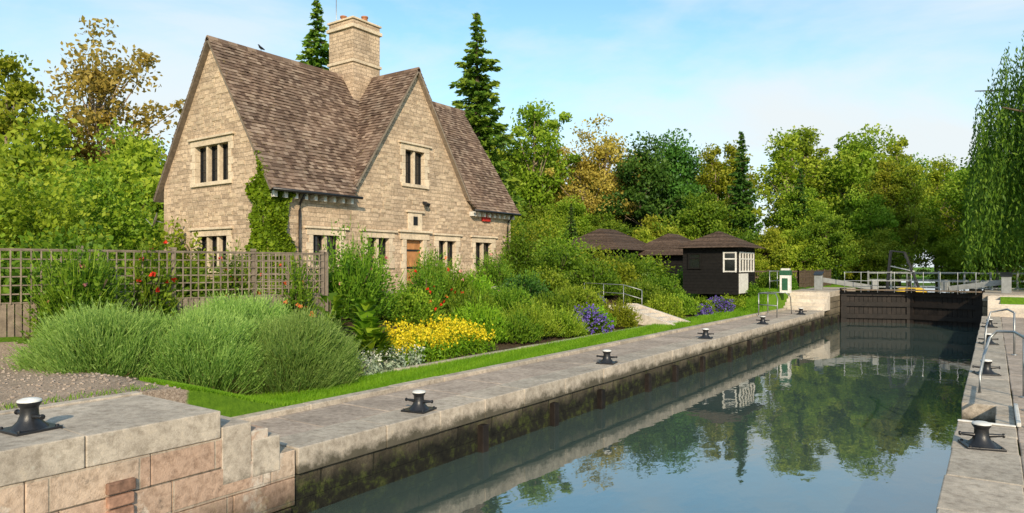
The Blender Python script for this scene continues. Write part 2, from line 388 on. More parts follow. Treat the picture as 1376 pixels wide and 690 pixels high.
for (xa,xb) in ((-9.0,XL),(XR,2.6)):
    q=MB()
    row(q,xa,xb,0.6,0.9,38.2,46,1.3,0); q.box2((xa,38.22,-2.2),(xb-0.02 if xa<-5 else xb,46,0.595),2)
    for i in range(5):
        q.box2((xa+0.2,36.6+i*0.32,-0.05),(xb-0.02,36.6+(i+1)*0.32-0.004,0.17*(i+1)),1)
    q.obj('stone_platform_steps',[M_slab,M_conc,M_quaywall],bevel=0.012)
q=MB()
for i in range(5):
    q.box2((-9.7-i*0.42,23.6,-0.1),(-10.12-i*0.42+0.004,24.9,0.13*(i+1)),0)
for yy in (23.40,24.92):
    q.prism([(-9.4,yy,-0.05),(-12.0,yy,-0.05),(-12.0,yy,0.72),(-11.6,yy,0.72),(-9.4,yy,0.10)],(0,0.18,0),1)
q.obj('garden_steps',[M_conc,M_conc],bevel=0.01)
# ------------------------------------------------------------------ bollards
def bollard(x,y,z,rz=0.0):
    b=MB()
    b.M=Matrix.Translation((x,y,z))@Matrix.Rotation(rz,4,'Z')
    b.box((0,0,0.014),(0.40,0.40,0.028),0)
    b.lathe([(0.16,0.028),(0.145,0.045),(0.10,0.09),(0.078,0.15),(0.076,0.22),(0.098,0.255),(0.104,0.275)],(0,0,0),20,0)
    b.lathe([(0.104,0.276),(0.100,0.292),(0.065,0.305),(0.0,0.31)],(0,0,0),20,1)
    b.tube([(-0.22,0,0.15),(-0.09,0,0.142),(0.09,0,0.142),(0.22,0,0.15)],[0.018,0.025,0.025,0.018],10,0)
    for s in (-1,1): b.tube([(s*0.22,0,0.15),(s*0.24,0,0.15)],[0.028,0.026],10,0)
    for sx in (-1,1):
        for sy in (-1,1): b.lathe([(0.018,0.028),(0.018,0.043),(0,0.048)],(sx*0.165,sy*0.165,0),8,0)
    b.obj('mooring_bollard',[M_black,M_white],bevel=0.004)
for y in (7.7,13.9,20.4,26.7,33.0): bollard(-7.17,y,0.0,0.2)
bollard(-7.55,2.68,0.63,0.1)
for y in (10.1,16.9,23.5,30.0): bollard(-0.12,y,0.0,0.3)
# ------------------------------------------------------------------ railings
def hoop(pts,posts,r=0.024,name='steel_handrail',mat=None):
    b=MB()
    for P in pts: b.tube(P,r,10,0)
    for (p,h) in posts:
        b.tube([p,(p[0],p[1],p[2]+h)],r,10,0); b.lathe([(0.06,0),(0.06,0.015),(0.03,0.02)],p,12,0)
    return b.obj(name,[mat or M_steel])
hoop([[(-0.2,14.4,0),(-0.19,14.5,0.3),(-0.14,14.75,0.62),(-0.06,15.1,0.9),(0.05,15.15,1.02),(0.3,14.8,1.05),(0.42,13.6,1.05),(0.42,11.6,1.05)],
      [(0.42,14.3,0.55),(0.42,11.6,0.55)]],[((0.42,14.3,0),1.05),((0.42,11.6,0),1.05),((0.42,13.0,0),1.05)])
hoop([[(-0.2,22.0,0),(-0.16,22.3,0.6),(-0.06,22.7,0.95),(0.3,22.5,1.05),(0.42,21.0,1.05)]],[((0.42,21.0,0),1.05)])
hoop([[(-7.6,30.5,0),(-7.6,30.6,0.8),(-7.75,30.9,1.0),(-8.5,31.0,1.0)],[(-7.6,33.1,0),(-7.6,32.9,0.8),(-7.75,32.6,1.0),(-8.5,32.5,1.0)],[(-7.6,30.55,0.5),(-8.5,31.0,0.5)],[(-8.5,31,1.0),(-8.5,32.5,1.0)]],[((-8.5,31.0,0),1.0),((-8.5,32.5,0),1.0)])
hoop([[(-11.4,25.1,1.25),(-12.2,25.1,1.45),(-14.0,25.1,1.5)],[(-11.4,25.1,0.9),(-12.2,25.1,1.1),(-14.0,25.1,1.15)]],[((-11.4,25.1,0.2),1.05),((-12.2,25.1,0.3),1.15),((-13.1,25.1,0.5),0.98),((-14.0,25.1,0.8),0.7)],0.014,'white_handrail',M_steel)
hoop([[(-9.2,35.5,1.95),(-9.2,38.5,1.95)],[(-9.2,35.5,1.45),(-9.2,38.5,1.45)]],[((-9.2,35.5,0.85),1.1),((-9.2,37,0.85),1.1),((-9.2,38.5,0.85),1.1)],0.022,'steel_handrail')
# ------------------------------------------------------------------ lock gate
g=empty('lock_gates',(-3.64,41.3,-0.85))
for s,xh in ((1,XL),(-1,XR)):
    b=MB(); A=Vector((xh,41.0,0)); Bp=Vector((-3.64,42.1,0)); d=(Bp-A); L=d.length; ang=math.atan2(d.y,d.x)
    b.M=Matrix.Translation(A)@Matrix.Rotation(ang,4,'Z')
    n=int(L/0.22)
    for i in range(n):
        b.box((0.11+i*L/n,0,-0.4),(L/n-0.012,0.12,2.3),0)
    for z in (0.72,0.15,-0.5): b.box((L/2,-0.12*1 if s>0 else 0.12,z),(L,0.14,0.24),0)
    b.box((0.13,0,-0.3),(0.3,0.34,2.6),0); b.box((L-0.1,0,-0.3),(0.22,0.3,2.6),0)
    b.box((L/2,0.3*s*-1,0.93),(L,0.62,0.06),1)
    for i in range(5):
        yy=-0.6*s; b.tube([(0.1+i*(L-0.2)/4,yy,0.8),(0.1+i*(L-0.2)/4,yy,1.9)],0.018,8,3)
    for z in (1.88,1.42): b.tube([(0.05,-0.6*s,z),(L,-0.6*s,z)],0.016,8,3)
    b.beam((L*0.45,0.05*s,1.05),(-0.9,0.35*s,1.45),0.22,0.26,2)
    b.box((L*0.5,0.02*s,1.2),(0.3,0.3,0.5),2)
    b.obj('gate_leaf',[M_gate,M_plank,M_grey,M_steel],g,bevel=0.008)
b=MB()
for dy in (0,0.6):
    b.beam((-5.1,45.0+dy,0.8),(-4.9,45.0+dy,3.1),0.09,0.09,0); b.beam((-4.9,45.0+dy,3.1),(-4.2,45.0+dy,3.0),0.08,0.08,0)
    b.beam((-4.2,45.0+dy,3.0),(-3.5,45.0+dy,1.0),0.09,0.09,0)
    b.tube([(-4.9,45+dy,2.2),(-3.7,45+dy,1.9)],0.03,8,1)
for i in range(6):
    b.beam((-4.15+i*0.11,45.0,2.75-i*0.32),(-4.15+i*0.11,45.6,2.75-i*0.32),0.05,0.12,1)
b.box((-4.3,45.3,0.75),(2.4,1.0,0.12),0); b.box((-5.3,45.3,0.4),(0.2,1,0.8),0); b.box((-3.3,45.3,0.4),(0.2,1,0.8),0)
b.obj('sluice_gantry',[M_black,M_steel],bevel=0.006)
b=MB(); b.tube([(-4.6,44.3,0.62),(-4.5,44.3,0.62),(-4.3,44.3,0.62),(-3.3,44.3,0.62),(-3.1,44.3,0.62),(-3.0,44.3,0.62)],[0.1,0.28,0.38,0.38,0.28,0.1],16,0)
b.tube([(-3.8,44.3,0.9),(-3.8,44.3,1.35)],0.04,8,1); b.obj('yellow_float',[M_yellow,M_black])
for (x,y) in ((-7.9,40.6),(0.5,40.6)):
    b=MB(); b.box((x,y,1.3),(0.4,0.34,0.8),0); b.prism([(x-0.24,y-0.22,1.7),(x+0.24,y-0.22,1.7),(x+0.24,y+0.22,1.88),(x-0.24,y+0.22,1.88)],(0,0,0.04),1)
    b.obj('gate_control_pedestal',[M_grey,M_black],bevel=0.015)
b=MB(); x,y=-8.55,36.0; zz=0.85
b.box((x,y,zz+0.45),(0.46,0.46,0.9),0); b.box((x,y,zz+1.02),(0.50,0.50,0.24),1); b.box((x,y,zz+1.19),(0.38,0.38,0.10),0)
b.box((x+0.02,y-0.242,zz+0.45),(0.28,0.02,0.6),1)
b.obj('lifebuoy_cabinet',[M_white,M_green],bevel=0.02)
# ------------------------------------------------------------------ fences
def railfence(p,q_,z0,h,n,name,mat,rails=3,slats=True):
    b=MB(); p=Vector(p);q_=Vector(q_)
    for i in range(n+1):
        c=p.lerp(q_,i/n); b.box((c.x,c.y,z0+h/2),(0.1,0.1,h+0.1),0)
    for r in range(rails):
        z=z0+h*(0.3+0.65*r/max(1,rails-1)); b.beam((p.x,p.y,z),(q_.x,q_.y,z),0.04,0.09,0)
    if slats:
        L=(q_-p).length; k=int(L/0.14)
        for i in range(k):
            c=p.lerp(q_,(i+0.5)/k); b.box((c.x,c.y,z0+h*0.5),(0.03,0.03,h*0.9),0)
    b.obj(name,[mat])
M_fdark=simple('dark_fence_timber',(0.10,0.07,0.045),0.8,0,0.35,8,0.4)
railfence((-12.0,39.6,0),(-9.4,42.5,0),0.9,1.05,4,'timber_fence',M_fdark)
railfence((-9.4,42.5,0),(-9.0,50,0),0.9,1.05,5,'timber_fence',M_fdark)
railfence((2.8,38,0),(3.2,50,0),0.85,1.05,6,'timber_fence',M_fdark)
railfence((-6.5,48.5,0),(2.4,48.5,0),0.5,1.35,7,'footbridge_railing',M_grey,3,False)
b=MB(); P0=Vector((-15.4,1.0,0)); P1=Vector((-13.3,10.9,0)); dirv=(P1-P0).normalized(); L=(P1-P0).length
rotz=Matrix.Rotation(math.atan2(dirv.y,dirv.x),3,'Z')
n=int(L/0.115)
for i in range(n):
    c=P0+dirv*(i+0.5)*L/n; h=0.98+random.uniform(-.015,.015)
    b.box((c.x,c.y,0.45+h/2+0.1),(0.095,0.02,h),0,rotz)
for i in range(int(L/0.155)):
    c=P0+dirv*(i+0.5)*0.155; b.box((c.x+0.03,c.y,2.0),(0.024,0.014,0.98),0,rotz)
for k in range(7):
    z=1.53+k*0.16
    b.box(((P0.x+P1.x)/2+0.012,(P0.y+P1.y)/2,z),(L,0.016,0.024),0,rotz)
for i in range(7):
    c=P0.lerp(P1,i/6); b.box((c.x-0.04,c.y,1.45),(0.075,0.075,2.2),0,rotz); b.box((c.x-0.04,c.y,2.57),(0.10,0.10,0.05),0,rotz)
b.box(((P0.x+P1.x)/2,(P0.y+P1.y)/2,2.51),(L,0.05,0.03),0,rotz)
b.obj('trellis_fence',[M_fence])
b=MB()
for i in range(28): b.box((-13.4-i*0.16,11.0,2.0),(0.024,0.014,0.98),0)
for k in range(7): b.box((-15.6,11.015,1.53+k*0.16),(4.5,0.016,0.024),0)
for i in range(4): b.box((-13.35-i*1.5,11.03,1.5),(0.075,0.075,2.1),0)
for i in range(38): b.box((-13.4-i*0.118,11.0,1.0),(0.1,0.02,0.95),0)
b.obj('trellis_fence',[M_fence])
# ------------------------------------------------------------------ cottage
XF,Y0,W,LH=-19.1,13.45,6.4,13.5
ZB,ZE,TAN=0.7,5.3,1.516
HALF=W/2; ZR=ZE+HALF*TAN; YC=Y0+6.85; T=0.35
house=empty('stone_cottage',(XF-HALF,Y0+LH/2,ZB))
def frontM(o,a,z): return (XF+o,Y0+a,z)
def gabM(o,a,z): return (XF-a,Y0-o,z)
def hb(mb,fn,o0,o1,a0,a1,z0,z1,mi=0): mb.box2(fn(o0,a0,z0),fn(o1,a1,z1),mi)
dress=MB(); frame=MB(); glass=MB(); curt=MB()
cutF=MB(); cutG=MB()
def window(fn,cut,a0,a1,z0,z1,lights,hood=True):
    hb(cut,fn,-T-0.1,0.1,a0,a1,z0,z1)
    j=0.16
    k=int((z1-z0)/0.28)+1; hh=(z1-z0)/k
    for i in range(k):
        e=j if i%2 else j+0.12
        hb(dress,fn,-0.2,0.018+0.004*(i%2),a0-e,a0+0.02,z0+i*hh+0.003,z0+(i+1)*hh-0.003)
        hb(dress,fn,-0.2,0.018+0.004*(i%2),a1-0.02,a1+e,z0+i*hh+0.003,z0+(i+1)*hh-0.003)
    hb(dress,fn,-0.2,0.03,a0-j-0.1,a1+j+0.1,z1,z1+0.22)
    hb(dress,fn,-0.2,0.075,a0-j-0.05,a1+j+0.05,z0-0.13,z0)
    if hood: hb(dress,fn,-0.1,0.10,a0-j-0.2,a1+j+0.2,z1+0.224,z1+0.30)
    wl=(a1-a0)/lights
    for i in range(1,lights):
        hb(dress,fn,-0.2,-0.04,a0+i*wl-0.055,a0+i*wl+0.055,z0,z1)
    hb(glass,fn,-0.26,-0.24,a0,a1,z0,z1)
    for i in range(lights):
        b0=a0+i*wl+(0.055 if i else 0.02); b1=a0+(i+1)*wl-(0.055 if i<lights-1 else 0.02)
        f=0.045
        hb(frame,fn,-0.235,-0.19,b0,b0+f,z0,z1); hb(frame,fn,-0.235,-0.19,b1-f,b1,z0,z1)
        hb(frame,fn,-0.235,-0.192,b0+f,b1-f,z0,z0+f); hb(frame,fn,-0.235,-0.192,b0+f,b1-f,z1-f,z1)
        hb(frame,fn,-0.235,-0.215,(b0+b1)/2-0.008,(b0+b1)/2+0.008,z0+f,z1-f)
        for t in (1/3,2/3): hb(frame,fn,-0.235,-0.218,b0+f,b1-f,z0+(z1-z0)*t-0.008,z0+(z1-z0)*t+0.008)
window(gabM,cutG,2.2,4.3,5.15,6.45,3)
window(gabM,cutG,2.3,4.2,2.1,3.25,3)
window(frontM,cutF,6.25,7.4,5.5,6.85,2)
window(frontM,cutF,1.75,2.95,2.25,3.28,2)
window(frontM,cutF,4.25,5.4,2.25,3.28,2)
window(frontM,cutF,8.25,9.4,2.05,3.28,2)
window(frontM,cutF,10.75,12.0,2.05,3.28,2)
hb(cutF,frontM,-T-0.1,0.1,6.3,7.3,0.9,3.25)
for i in range(8):
    e=0.2 if i%2 else 0.3
    hb(dress,frontM,-0.2,0.03+0.004*(i%2),6.3-e,6.32,0.95+i*0.29,0.95+(i+1)*0.29-0.005)
    hb(dress,frontM,-0.2,0.03+0.004*(i%2),7.28,7.3+e,0.95+i*0.29,0.95+(i+1)*0.29-0.005)
hb(dress,frontM,-0.2,0.05,5.95,7.65,3.27,3.55); hb(dress,frontM,-0.1,0.14,5.85,7.75,3.554,3.64)
hb(dress,frontM,-0.1,0.05,6.4,7.2,3.65,4.35); hb(dress,frontM,-0.1,0.11,6.3,7.3,4.355,4.43)
hb(frame,frontM,-0.1,0.07,6.68,6.92,3.85,4.2)
hb(dress,frontM,-0.35,0.5,6.1,7.5,0.8,1.0)
door=MB()
for i in range(6): hb(door,frontM,-0.2,-0.15,6.32+i*0.16,6.32+(i+1)*0.16-0.006,1.0,3.24)
for z in (1.4,2.1,2.8): hb(door,frontM,-0.15,-0.135,6.34,7.26,z,z+0.08,1)
door.obj('front_door',[M_brownwood,M_black],house)
def apply_cut(wall,cutmb):
    if not cutmb.v: return
    c=cutmb.obj('cut',[M_stone],house)
    md=wall.modifiers.new('b','BOOLEAN'); md.object=c; md.solver='EXACT'; md.operation='DIFFERENCE'
    bpy.context.view_layer.update()
    dg=bpy.context.evaluated_depsgraph_get()
    nm=bpy.data.meshes.new_from_object(wall.evaluated_get(dg)); wall.modifiers.clear(); wall.data=nm
    bpy.data.objects.remove(c)
eo=0.06
wl=MB(); wl.prism([(XF,Y0+T,ZB),(XF,Y0+LH-T,ZB),(XF,Y0+LH-T,ZE-eo),(XF,YC+HALF,ZE-eo),(XF,YC,ZR-eo),(XF,YC-HALF,ZE-eo),(XF,Y0+T,ZE-eo)],(-T,0,0))
fw=wl.obj('front_wall',[M_stone],house); apply_cut(fw,cutF)
gp=[(XF,Y0,ZB),(XF,Y0,ZE-eo),(XF-HALF,Y0,ZR-eo),(XF-W,Y0,ZE-eo),(XF-W,Y0,ZB)]
wl=MB(); wl.prism(gp,(0,T,0)); gw=wl.obj('gable_wall',[M_stone],house); apply_cut(gw,cutG)
wl=MB(); wl.prism([(x,Y0+LH,z) for x,y,z in gp],(0,-T,0)); wl.obj('gable_wall',[M_stone],house)
wl=MB(); wl.box2((XF-W,Y0+T,ZB),(XF-W+T,Y0+LH-T,ZE-eo)); wl.obj('rear_wall',[M_stone],house)
dress.obj('window_surrounds',[M_dress],house,bevel=0.008); frame.obj('window_frames',[M_black],house); glass.obj('window_glass',[M_glass],house)
rs=MB(); cuts=[(1.4,3.3,1.9,3.7),(3.9,5.75,1.9,3.7),(5.7,7.9,0.7,4.6),(7.9,9.75,1.8,3.7),(10.4,12.35,1.8,3.7),(5.8,7.85,5.2,7.3)]
for i in range(620):
    a=random.uniform(0.1,LH-0.5); kz=random.randint(0,60); z=ZB+0.1+kz*0.15; w_=random.uniform(0.16,0.42)
    lim=ZE-0.25 if abs(a+w_/2-6.85)>HALF else ZE+(HALF-abs(a+w_/2-6.85)-0.25)*TAN-0.2
    if z+0.13>max(lim,ZE-0.3): continue
    if any(a+w_>c0 and a<c1 and z+0.13>z0 and z<z1 for c0,c1,z0,z1 in cuts): continue
    hb(rs,frontM,-0.05,random.uniform(0.006,0.020),a,a+w_,z,z+0.135)
cg=[(1.85,4.65,1.85,3.65),(1.75,4.75,4.9,6.85)]
for i in range(460):
    a=random.uniform(0.1,W-0.5); kz=random.randint(0,60); z=ZB+0.1+kz*0.15; w_=random.uniform(0.16,0.42)
    lim=ZE+(HALF-max(abs(a-HALF),abs(a+w_-HALF)))*TAN-0.25
    if z+0.13>lim: continue
    if any(a+w_>c0 and a<c1 and z+0.13>z0 and z<z1 for c0,c1,z0,z1 in cg): continue
    hb(rs,gabM,-0.05,random.uniform(0.006,0.020),a,a+w_,z,z+0.135)
M_face=slabmat('rubble_face_stone',(0.68,0.53,0.38),(0.47,0.37,0.265),None,0.7)
rs.obj('face_stones',[M_face],house,bevel=0.012)
qn=MB(); 
k=0; z=ZB
while z<ZE-0.35:
    h=random.uniform(0.24,0.32); a,b_=(0.46,0.24) if k%2 else (0.24,0.46)
    qn.box2((XF-a,Y0-0.012,z),(XF+0.012,Y0+b_,z+h-0.012)); 
    qn.box2((XF-0.2,Y0+LH-a,z),(XF+0.012,Y0+LH+0.012,z+h-0.012))
    qn.box2((XF-W-0.012,Y0-0.012,z),(XF-W+a,Y0+b_,z+h-0.012))
    z+=h;k+=1
qn.obj('quoins',[M_face],house,bevel=0.012)
cs=math.cos(math.atan(TAN)); sn=math.sin(math.atan(TAN))
tiles=FB(); slab=MB()
def slope(O,A,La,U,Lu,keep=None):
    O=np.array(O,float);A=np.array(A,float);U=np.array(U,float); N=np.cross(A,U)
    if N[2]<0: N=-N
    nr=int(Lu/0.15); nc=int(La/0.185); quads=[];rr=[]
    for i in range(nr):
        for j in range(-1,nc+1):
            s0=i*Lu/nr; a0=j*La/nc+(0.5*La/nc if i%2 else 0)
            wdt=La/nc-0.006
            aa=max(a0,0); ab=min(a0+wdt,La)
            if ab-aa<0.03: continue
            jt=random.uniform(-0.010,0.010); 
            c=O+A*(aa+ab)/2+U*(s0+0.08)
            if keep and not keep(c): continue
            sag=0.02*math.sin(c[1]*1.3+c[0])*math.sin(s0*1.1)
            hb0=0.058+random.uniform(-0.006,0.016)+sag*0.5; ht=0.02; s1=min(s0+0.21,Lu)
            p=[O+A*aa+U*(s0+jt),O+A*ab+U*(s0+jt),O+A*ab+U*s1,O+A*aa+U*s1]
            top=[p[0]+N*hb0,p[1]+N*hb0,p[2]+N*ht,p[3]+N*ht]
            bot=[p[0]+N*(hb0-0.024),p[1]+N*(hb0-0.024),p[2]+N*0.003,p[3]+N*0.003]
            r=random.random()
            for qd in ((top[0],top[1],top[2],top[3]),(bot[0],bot[1],top[1],top[0]),(bot[1],bot[2],top[2],top[1]),(bot[3],bot[0],top[0],top[3])):
                quads.append(qd); rr.append(r)
    tiles.addq(np.array(quads),0,np.array(rr))
OV=0.42; VG=0.2; Lu=(HALF+OV)/cs
ze=ZE-OV*TAN
def keepf(c): return abs(c[1]-YC) > (ZR-c[2])/TAN-0.12
slope((XF+OV,Y0-VG,ze),(0,1,0),LH+2*VG,(-cs,0,sn),Lu,keepf)
slope((XF-W-OV,Y0-VG,ze),(0,1,0),LH+2*VG,(cs,0,sn),Lu)
OC=0.12; zc=ZE-OC*TAN
for s in (-1,1):
    slope((XF-HALF,YC+s*(HALF+OC),zc),(1,0,0),HALF+VG,(0,-s*cs,sn),(HALF+OC)/cs)
NU=Vector((sn,0,cs))*0.07
def rp(x,y): return (x,y,ZE+(XF-x)*TAN)
slab.prism([rp(XF+OV,Y0-VG),rp(XF+OV,YC-HALF-OV-.0),rp(XF-HALF,YC),rp(XF+OV,YC+HALF+OV),rp(XF+OV,Y0+LH+VG),rp(XF-HALF,Y0+LH+VG),rp(XF-HALF,Y0-VG)],-NU)
def rb(x,y): return (x,y,ZE+(x-(XF-W))*TAN)
slab.prism([rb(XF-W-OV,Y0-VG),rb(XF-W-OV,Y0+LH+VG),rb(XF-HALF-0.01,Y0+LH+VG),rb(XF-HALF-0.01,Y0-VG)],(0.07*sn,0,-0.07*cs))
for s in (-1,1):
    slab.prism([(XF+VG,YC+s*(HALF+OC),zc),(XF+VG,YC,ZR),(XF-HALF,YC,ZR),(XF-HALF,YC+s*(HALF+OC),zc)],(0,-s*0.07*sn,-0.07*cs))
slab.obj('roof_deck',[M_fence],house)
tiles.obj('roof_tiles',[M_tile],parent=house)
rd=MB()
y=Y0-VG
while y<Y0+LH+VG-0.1:
    rd.prism([(XF-HALF-0.14,y,ZR-0.13),(XF-HALF-0.08,y,ZR+0.03),(XF-HALF,y,ZR+0.08),(XF-HALF+0.08,y,ZR+0.03),(XF-HALF+0.14,y,ZR-0.13)],(0,0.37,0)); y+=0.38
x=XF+VG
while x>XF-HALF+0.3:
    rd.prism([(x,YC-0.14,ZR-0.13),(x,YC-0.08,ZR+0.03),(x,YC,ZR+0.08),(x,YC+0.08,ZR+0.03),(x,YC+0.14,ZR-0.13)],(-0.37,0,0)); x-=0.38
rd.obj('ridge_tiles',[M_tile],house,bevel=0.01)
br=MB(); gt=MB()
for (a0,a1) in ((0.1,6.85-HALF-0.35),(6.85+HALF+0.35,LH-0.1)):
    n=int((a1-a0)/0.36)
    for i in range(n+1): hb(br,frontM,0,0.26,a0+i*(a1-a0)/n-0.06,a0+i*(a1-a0)/n+0.06,ZE-0.86,ZE-0.66)
    gt.tube([frontM(OV+0.03,a0-0.25,ze+0.0),frontM(OV+0.03,a1+0.3,ze+0.0)],0.055,10)
for a in (1.15,LH-0.35):
    gt.tube([frontM(OV,a,ze),frontM(0.12,a,ze-0.35),frontM(0.09,a,ze-0.6),frontM(0.09,a,0.9)],0.042,10)
br.obj('eaves_brackets',[M_white],house); gt.obj('gutters_and_downpipes',[M_black],house)
ch=MB(); cx,cy=XF-HALF,YC-0.35
ch.box((cx,cy,ZR+0.3),(1.5,1.5,3.2),0); ch.box((cx,cy,ZR+0.55),(1.62,1.62,0.12),1)
ch.box((cx,cy,ZR+1.98),(1.66,1.66,0.14),1); ch.box((cx,cy,ZR+2.16),(1.5,1.5,0.2),0); ch.box((cx,cy,ZR+2.31),(1.62,1.62,0.08),1)
for dx,dy in ((-0.35,-0.3),(0.35,0.25)):
    ch.lathe([(0.16,0),(0.13,0.05),(0.12,0.28),(0.15,0.30),(0.15,0.36),(0.10,0.36),(0.10,0.2)],(cx+dx,cy+dy,ZR+2.34),14,2)
ch.obj('chimney',[M_stone,M_dress,simple('terracotta',(0.42,0.17,0.08),0.8)],house,bevel=0.012)
an=MB(); an.tube([(cx-0.7,cy-0.4,ZR+1.2),(cx-0.7,cy-0.4,ZR+3.9)],0.02,6)
for i in range(7): an.tube([(cx-0.7-0.25+i*0.02,cy-0.9+i*0.16,ZR+3.7),(cx-0.7+0.25-i*0.02,cy-0.9+i*0.16,ZR+3.7)],0.008,5)
an.tube([(cx-0.7,cy-0.95,ZR+3.7),(cx-0.7,cy+0.15,ZR+3.7)],0.012,5)
an.obj('tv_aerial',[M_steel],house)
fx=MB()
hb(fx,frontM,0.0,0.12,11.2,11.75,4.25,4.6,0); hb(fx,frontM,0.0,0.1,7.25,7.45,4.75,4.85,1)
fx.box(frontM(0.18,7.35,4.72),(0.16,0.22,0.14),1,Matrix.Rotation(0.5,3,'Y'))
fx.obj('alarm_box_and_floodlight',[M_red,M_black],house,bevel=0.02)
dsh=MB(); dsh.M=Matrix.Translation((XF-W+0.1,Y0-0.35,3.9))@Matrix.Rotation(1.25,4,'X')@Matrix.Rotation(-0.5,4,'Y')
dsh.lathe([(0.0,0.0),(0.15,0.01),(0.28,0.05),(0.3,0.06),(0.27,0.055)],(0,0,0),20)
dsh.tube([(0,-0.25,0.05),(0,-0.05,0.35)],0.012,6); dsh.M=None
dsh.tube([(XF-W+0.1,Y0,3.8),(XF-W+0.1,Y0-0.35,3.88)],0.02,6); dsh.obj('satellite_dish',[M_grey],house)
iv=FB(); n=12000
zt=rng.uniform(0.9,6.5,n); wv=np.clip(1.05-0.10*np.maximum(zt-2.5,0)+0.16*np.sin(zt*3.1)+0.10*np.sin(zt*7),0.35,1.25)
s=rng.uniform(-1,1,n)
a=np.where(s<0,-s*1.0*wv*np.where(zt>5,0.9,1),0); l=np.where(s>=0,s*0.9*wv,0)
ok=~((s>=0)&(zt>4.8)); ok&=~((s<0)&(zt>ZE+a*TAN-0.1))
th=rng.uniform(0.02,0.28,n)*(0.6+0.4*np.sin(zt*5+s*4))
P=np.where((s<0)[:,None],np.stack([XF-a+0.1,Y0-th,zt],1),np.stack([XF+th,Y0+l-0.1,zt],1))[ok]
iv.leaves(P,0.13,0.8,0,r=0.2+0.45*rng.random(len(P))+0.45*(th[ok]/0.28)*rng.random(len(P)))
iv.tube([(XF-0.1,Y0-0.06,0.8),(XF-0.15,Y0-0.05,2.5),(XF-0.2,Y0-0.05,5.0)],[0.05,0.04,0.02],6,1)
iv.obj('climbing_ivy',[L_ivy,M_bark])
bd=MB(); bx,by,bz=XF-HALF,Y0+1.95,ZR+0.09
bd.tube([(bx,by+0.15,bz+0.06),(bx,by+0.08,bz+0.075),(bx,by,bz+0.09),(bx,by-0.06,bz+0.12),(bx,by-0.09,bz+0.165),(bx,by-0.11,bz+0.18),(bx,by-0.15,bz+0.175)],[0.015,0.034,0.05,0.045,0.027,0.027,0.005],10)
for dx in (-0.02,0.02): bd.tube([(bx+dx,by,bz+0.05),(bx+dx,by-0.01,bz-0.02)],0.005,5)
bd.obj('pigeon',[M_black])
# ------------------------------------------------------------------ huts
def hip(mb,x0,x1,y0,y1,z0,z1,ridge,mi,rmi=None):
    cx,cy=(x0+x1)/2,(y0+y1)/2
    if (x1-x0)>=(y1-y0): r0=(cx-ridge/2,cy,z1);r1=(cx+ridge/2,cy,z1)
    else: r0=(cx,cy-ridge/2,z1);r1=(cx,cy+ridge/2,z1)
    base=[(x0,y0,z0),(x1,y0,z0),(x1,y1,z0),(x0,y1,z0)]
    lay=12
    for k in range(lay):
        t0=k/lay;t1=(k+1)/lay
        def L(pt,t):
            if (x1-x0)>=(y1-y0): rr=r0 if pt[0]<cx else r1
            else: rr=r0 if pt[1]<cy else r1
            return tuple(pt[i]+(rr[i]-pt[i])*t for i in range(3))
        lo=[L(p,t0) for p in base]; hi_=[L(p,t1) for p in base]
        lo=[(p[0],p[1],p[2]+0.03) for p in lo]; lob=[(p[0],p[1],p[2]-0.03) for p in lo]
        mb.add(lob+lo+hi_,[(0,1,5,4),(1,2,6,5),(2,3,7,6),(3,0,4,7),(4,5,9,8),(5,6,10,9),(6,7,11,10),(7,4,8,11),(3,2,1,0)],mi)
def boards(mb,x0,x1,y0,y1,z0,z1,mi):
    z=z0
    while z<z1:
        h=min(0.15,z1-z)
        mb.add([(x0-.015,y0-.015,z),(x1+.015,y0-.015,z),(x1+.015,y1+.015,z),(x0-.015,y1+.015,z),(x0,y0,z+h),(x1,y0,z+h),(x1,y1,z+h),(x0,y1,z+h)],
          [(0,1,5,4),(1,2,6,5),(2,3,7,6),(3,0,4,7),(3,2,1,0),(4,5,6,7)],mi); z+=h
M_rooft=simple('hut_roof_tile',(0.11,0.075,0.055),0.9,0,0.5,9,0.6,0.15)
k=MB(); x0,x1,y0,y1=-12.6,-9.9,32.6,35.4; z0=0.85
boards(k,x0,x1,y0,y1,z0,3.12,0); hip(k,x0-0.42,x1+0.42,y0-0.42,y1+0.42,3.1,3.95,0.25,1)
def winx(mb,x,ya,yb,za,zb,nl,fr,gl):
    mb.box2((x+0.012,ya,za),(x+0.03,yb,zb),gl)
    for i in range(nl+1):
        y=ya+(yb-ya)*i/nl; mb.box2((x+0.012,y-0.035,za-0.04),(x+0.07,y+0.035,zb+0.04),fr)
    for z in (za,(za+zb)/2+0.15,zb): mb.box2((x+0.012,ya-0.04,z-0.03),(x+0.066,yb+0.04,z+0.03),fr)
def winy(mb,y,xa,xb,za,zb,nl,fr,gl):
    mb.box2((xa,y-0.03,za),(xb,y-0.012,zb),gl)
    for i in range(nl+1):
        x=xa+(xb-xa)*i/nl; mb.box2((x-0.035,y-0.07,za-0.04),(x+0.035,y-0.012,zb+0.04),fr)
    for z in (za,(za+zb)/2+0.15,zb): mb.box2((xa-0.04,y-0.066,z-0.03),(xb+0.04,y-0.012,z+0.03),fr)
k.box2((x1+0.016,y0+0.1,0.9),(x1+0.05,y0+1.5,1.85),2)
winx(k,x1+0.01,y0+0.15,y1-0.4,1.95,2.85,5,2,3); winy(k,y0-0.01,-10.55,-9.98,1.95,2.85,1,2,3)
winy(k,y0-0.01,-12.3,-11.7,2.1,2.8,1,0,3)
k.obj('lock_keeper_hut',[M_darkwood,M_rooft,M_white,M_glass])
s=MB(); boards(s,-21.5,-17.6,35.5,40.5,0.8,3.2,0); hip(s,-22,-17.1,35.0,41.0,3.15,4.5,2.0,1)
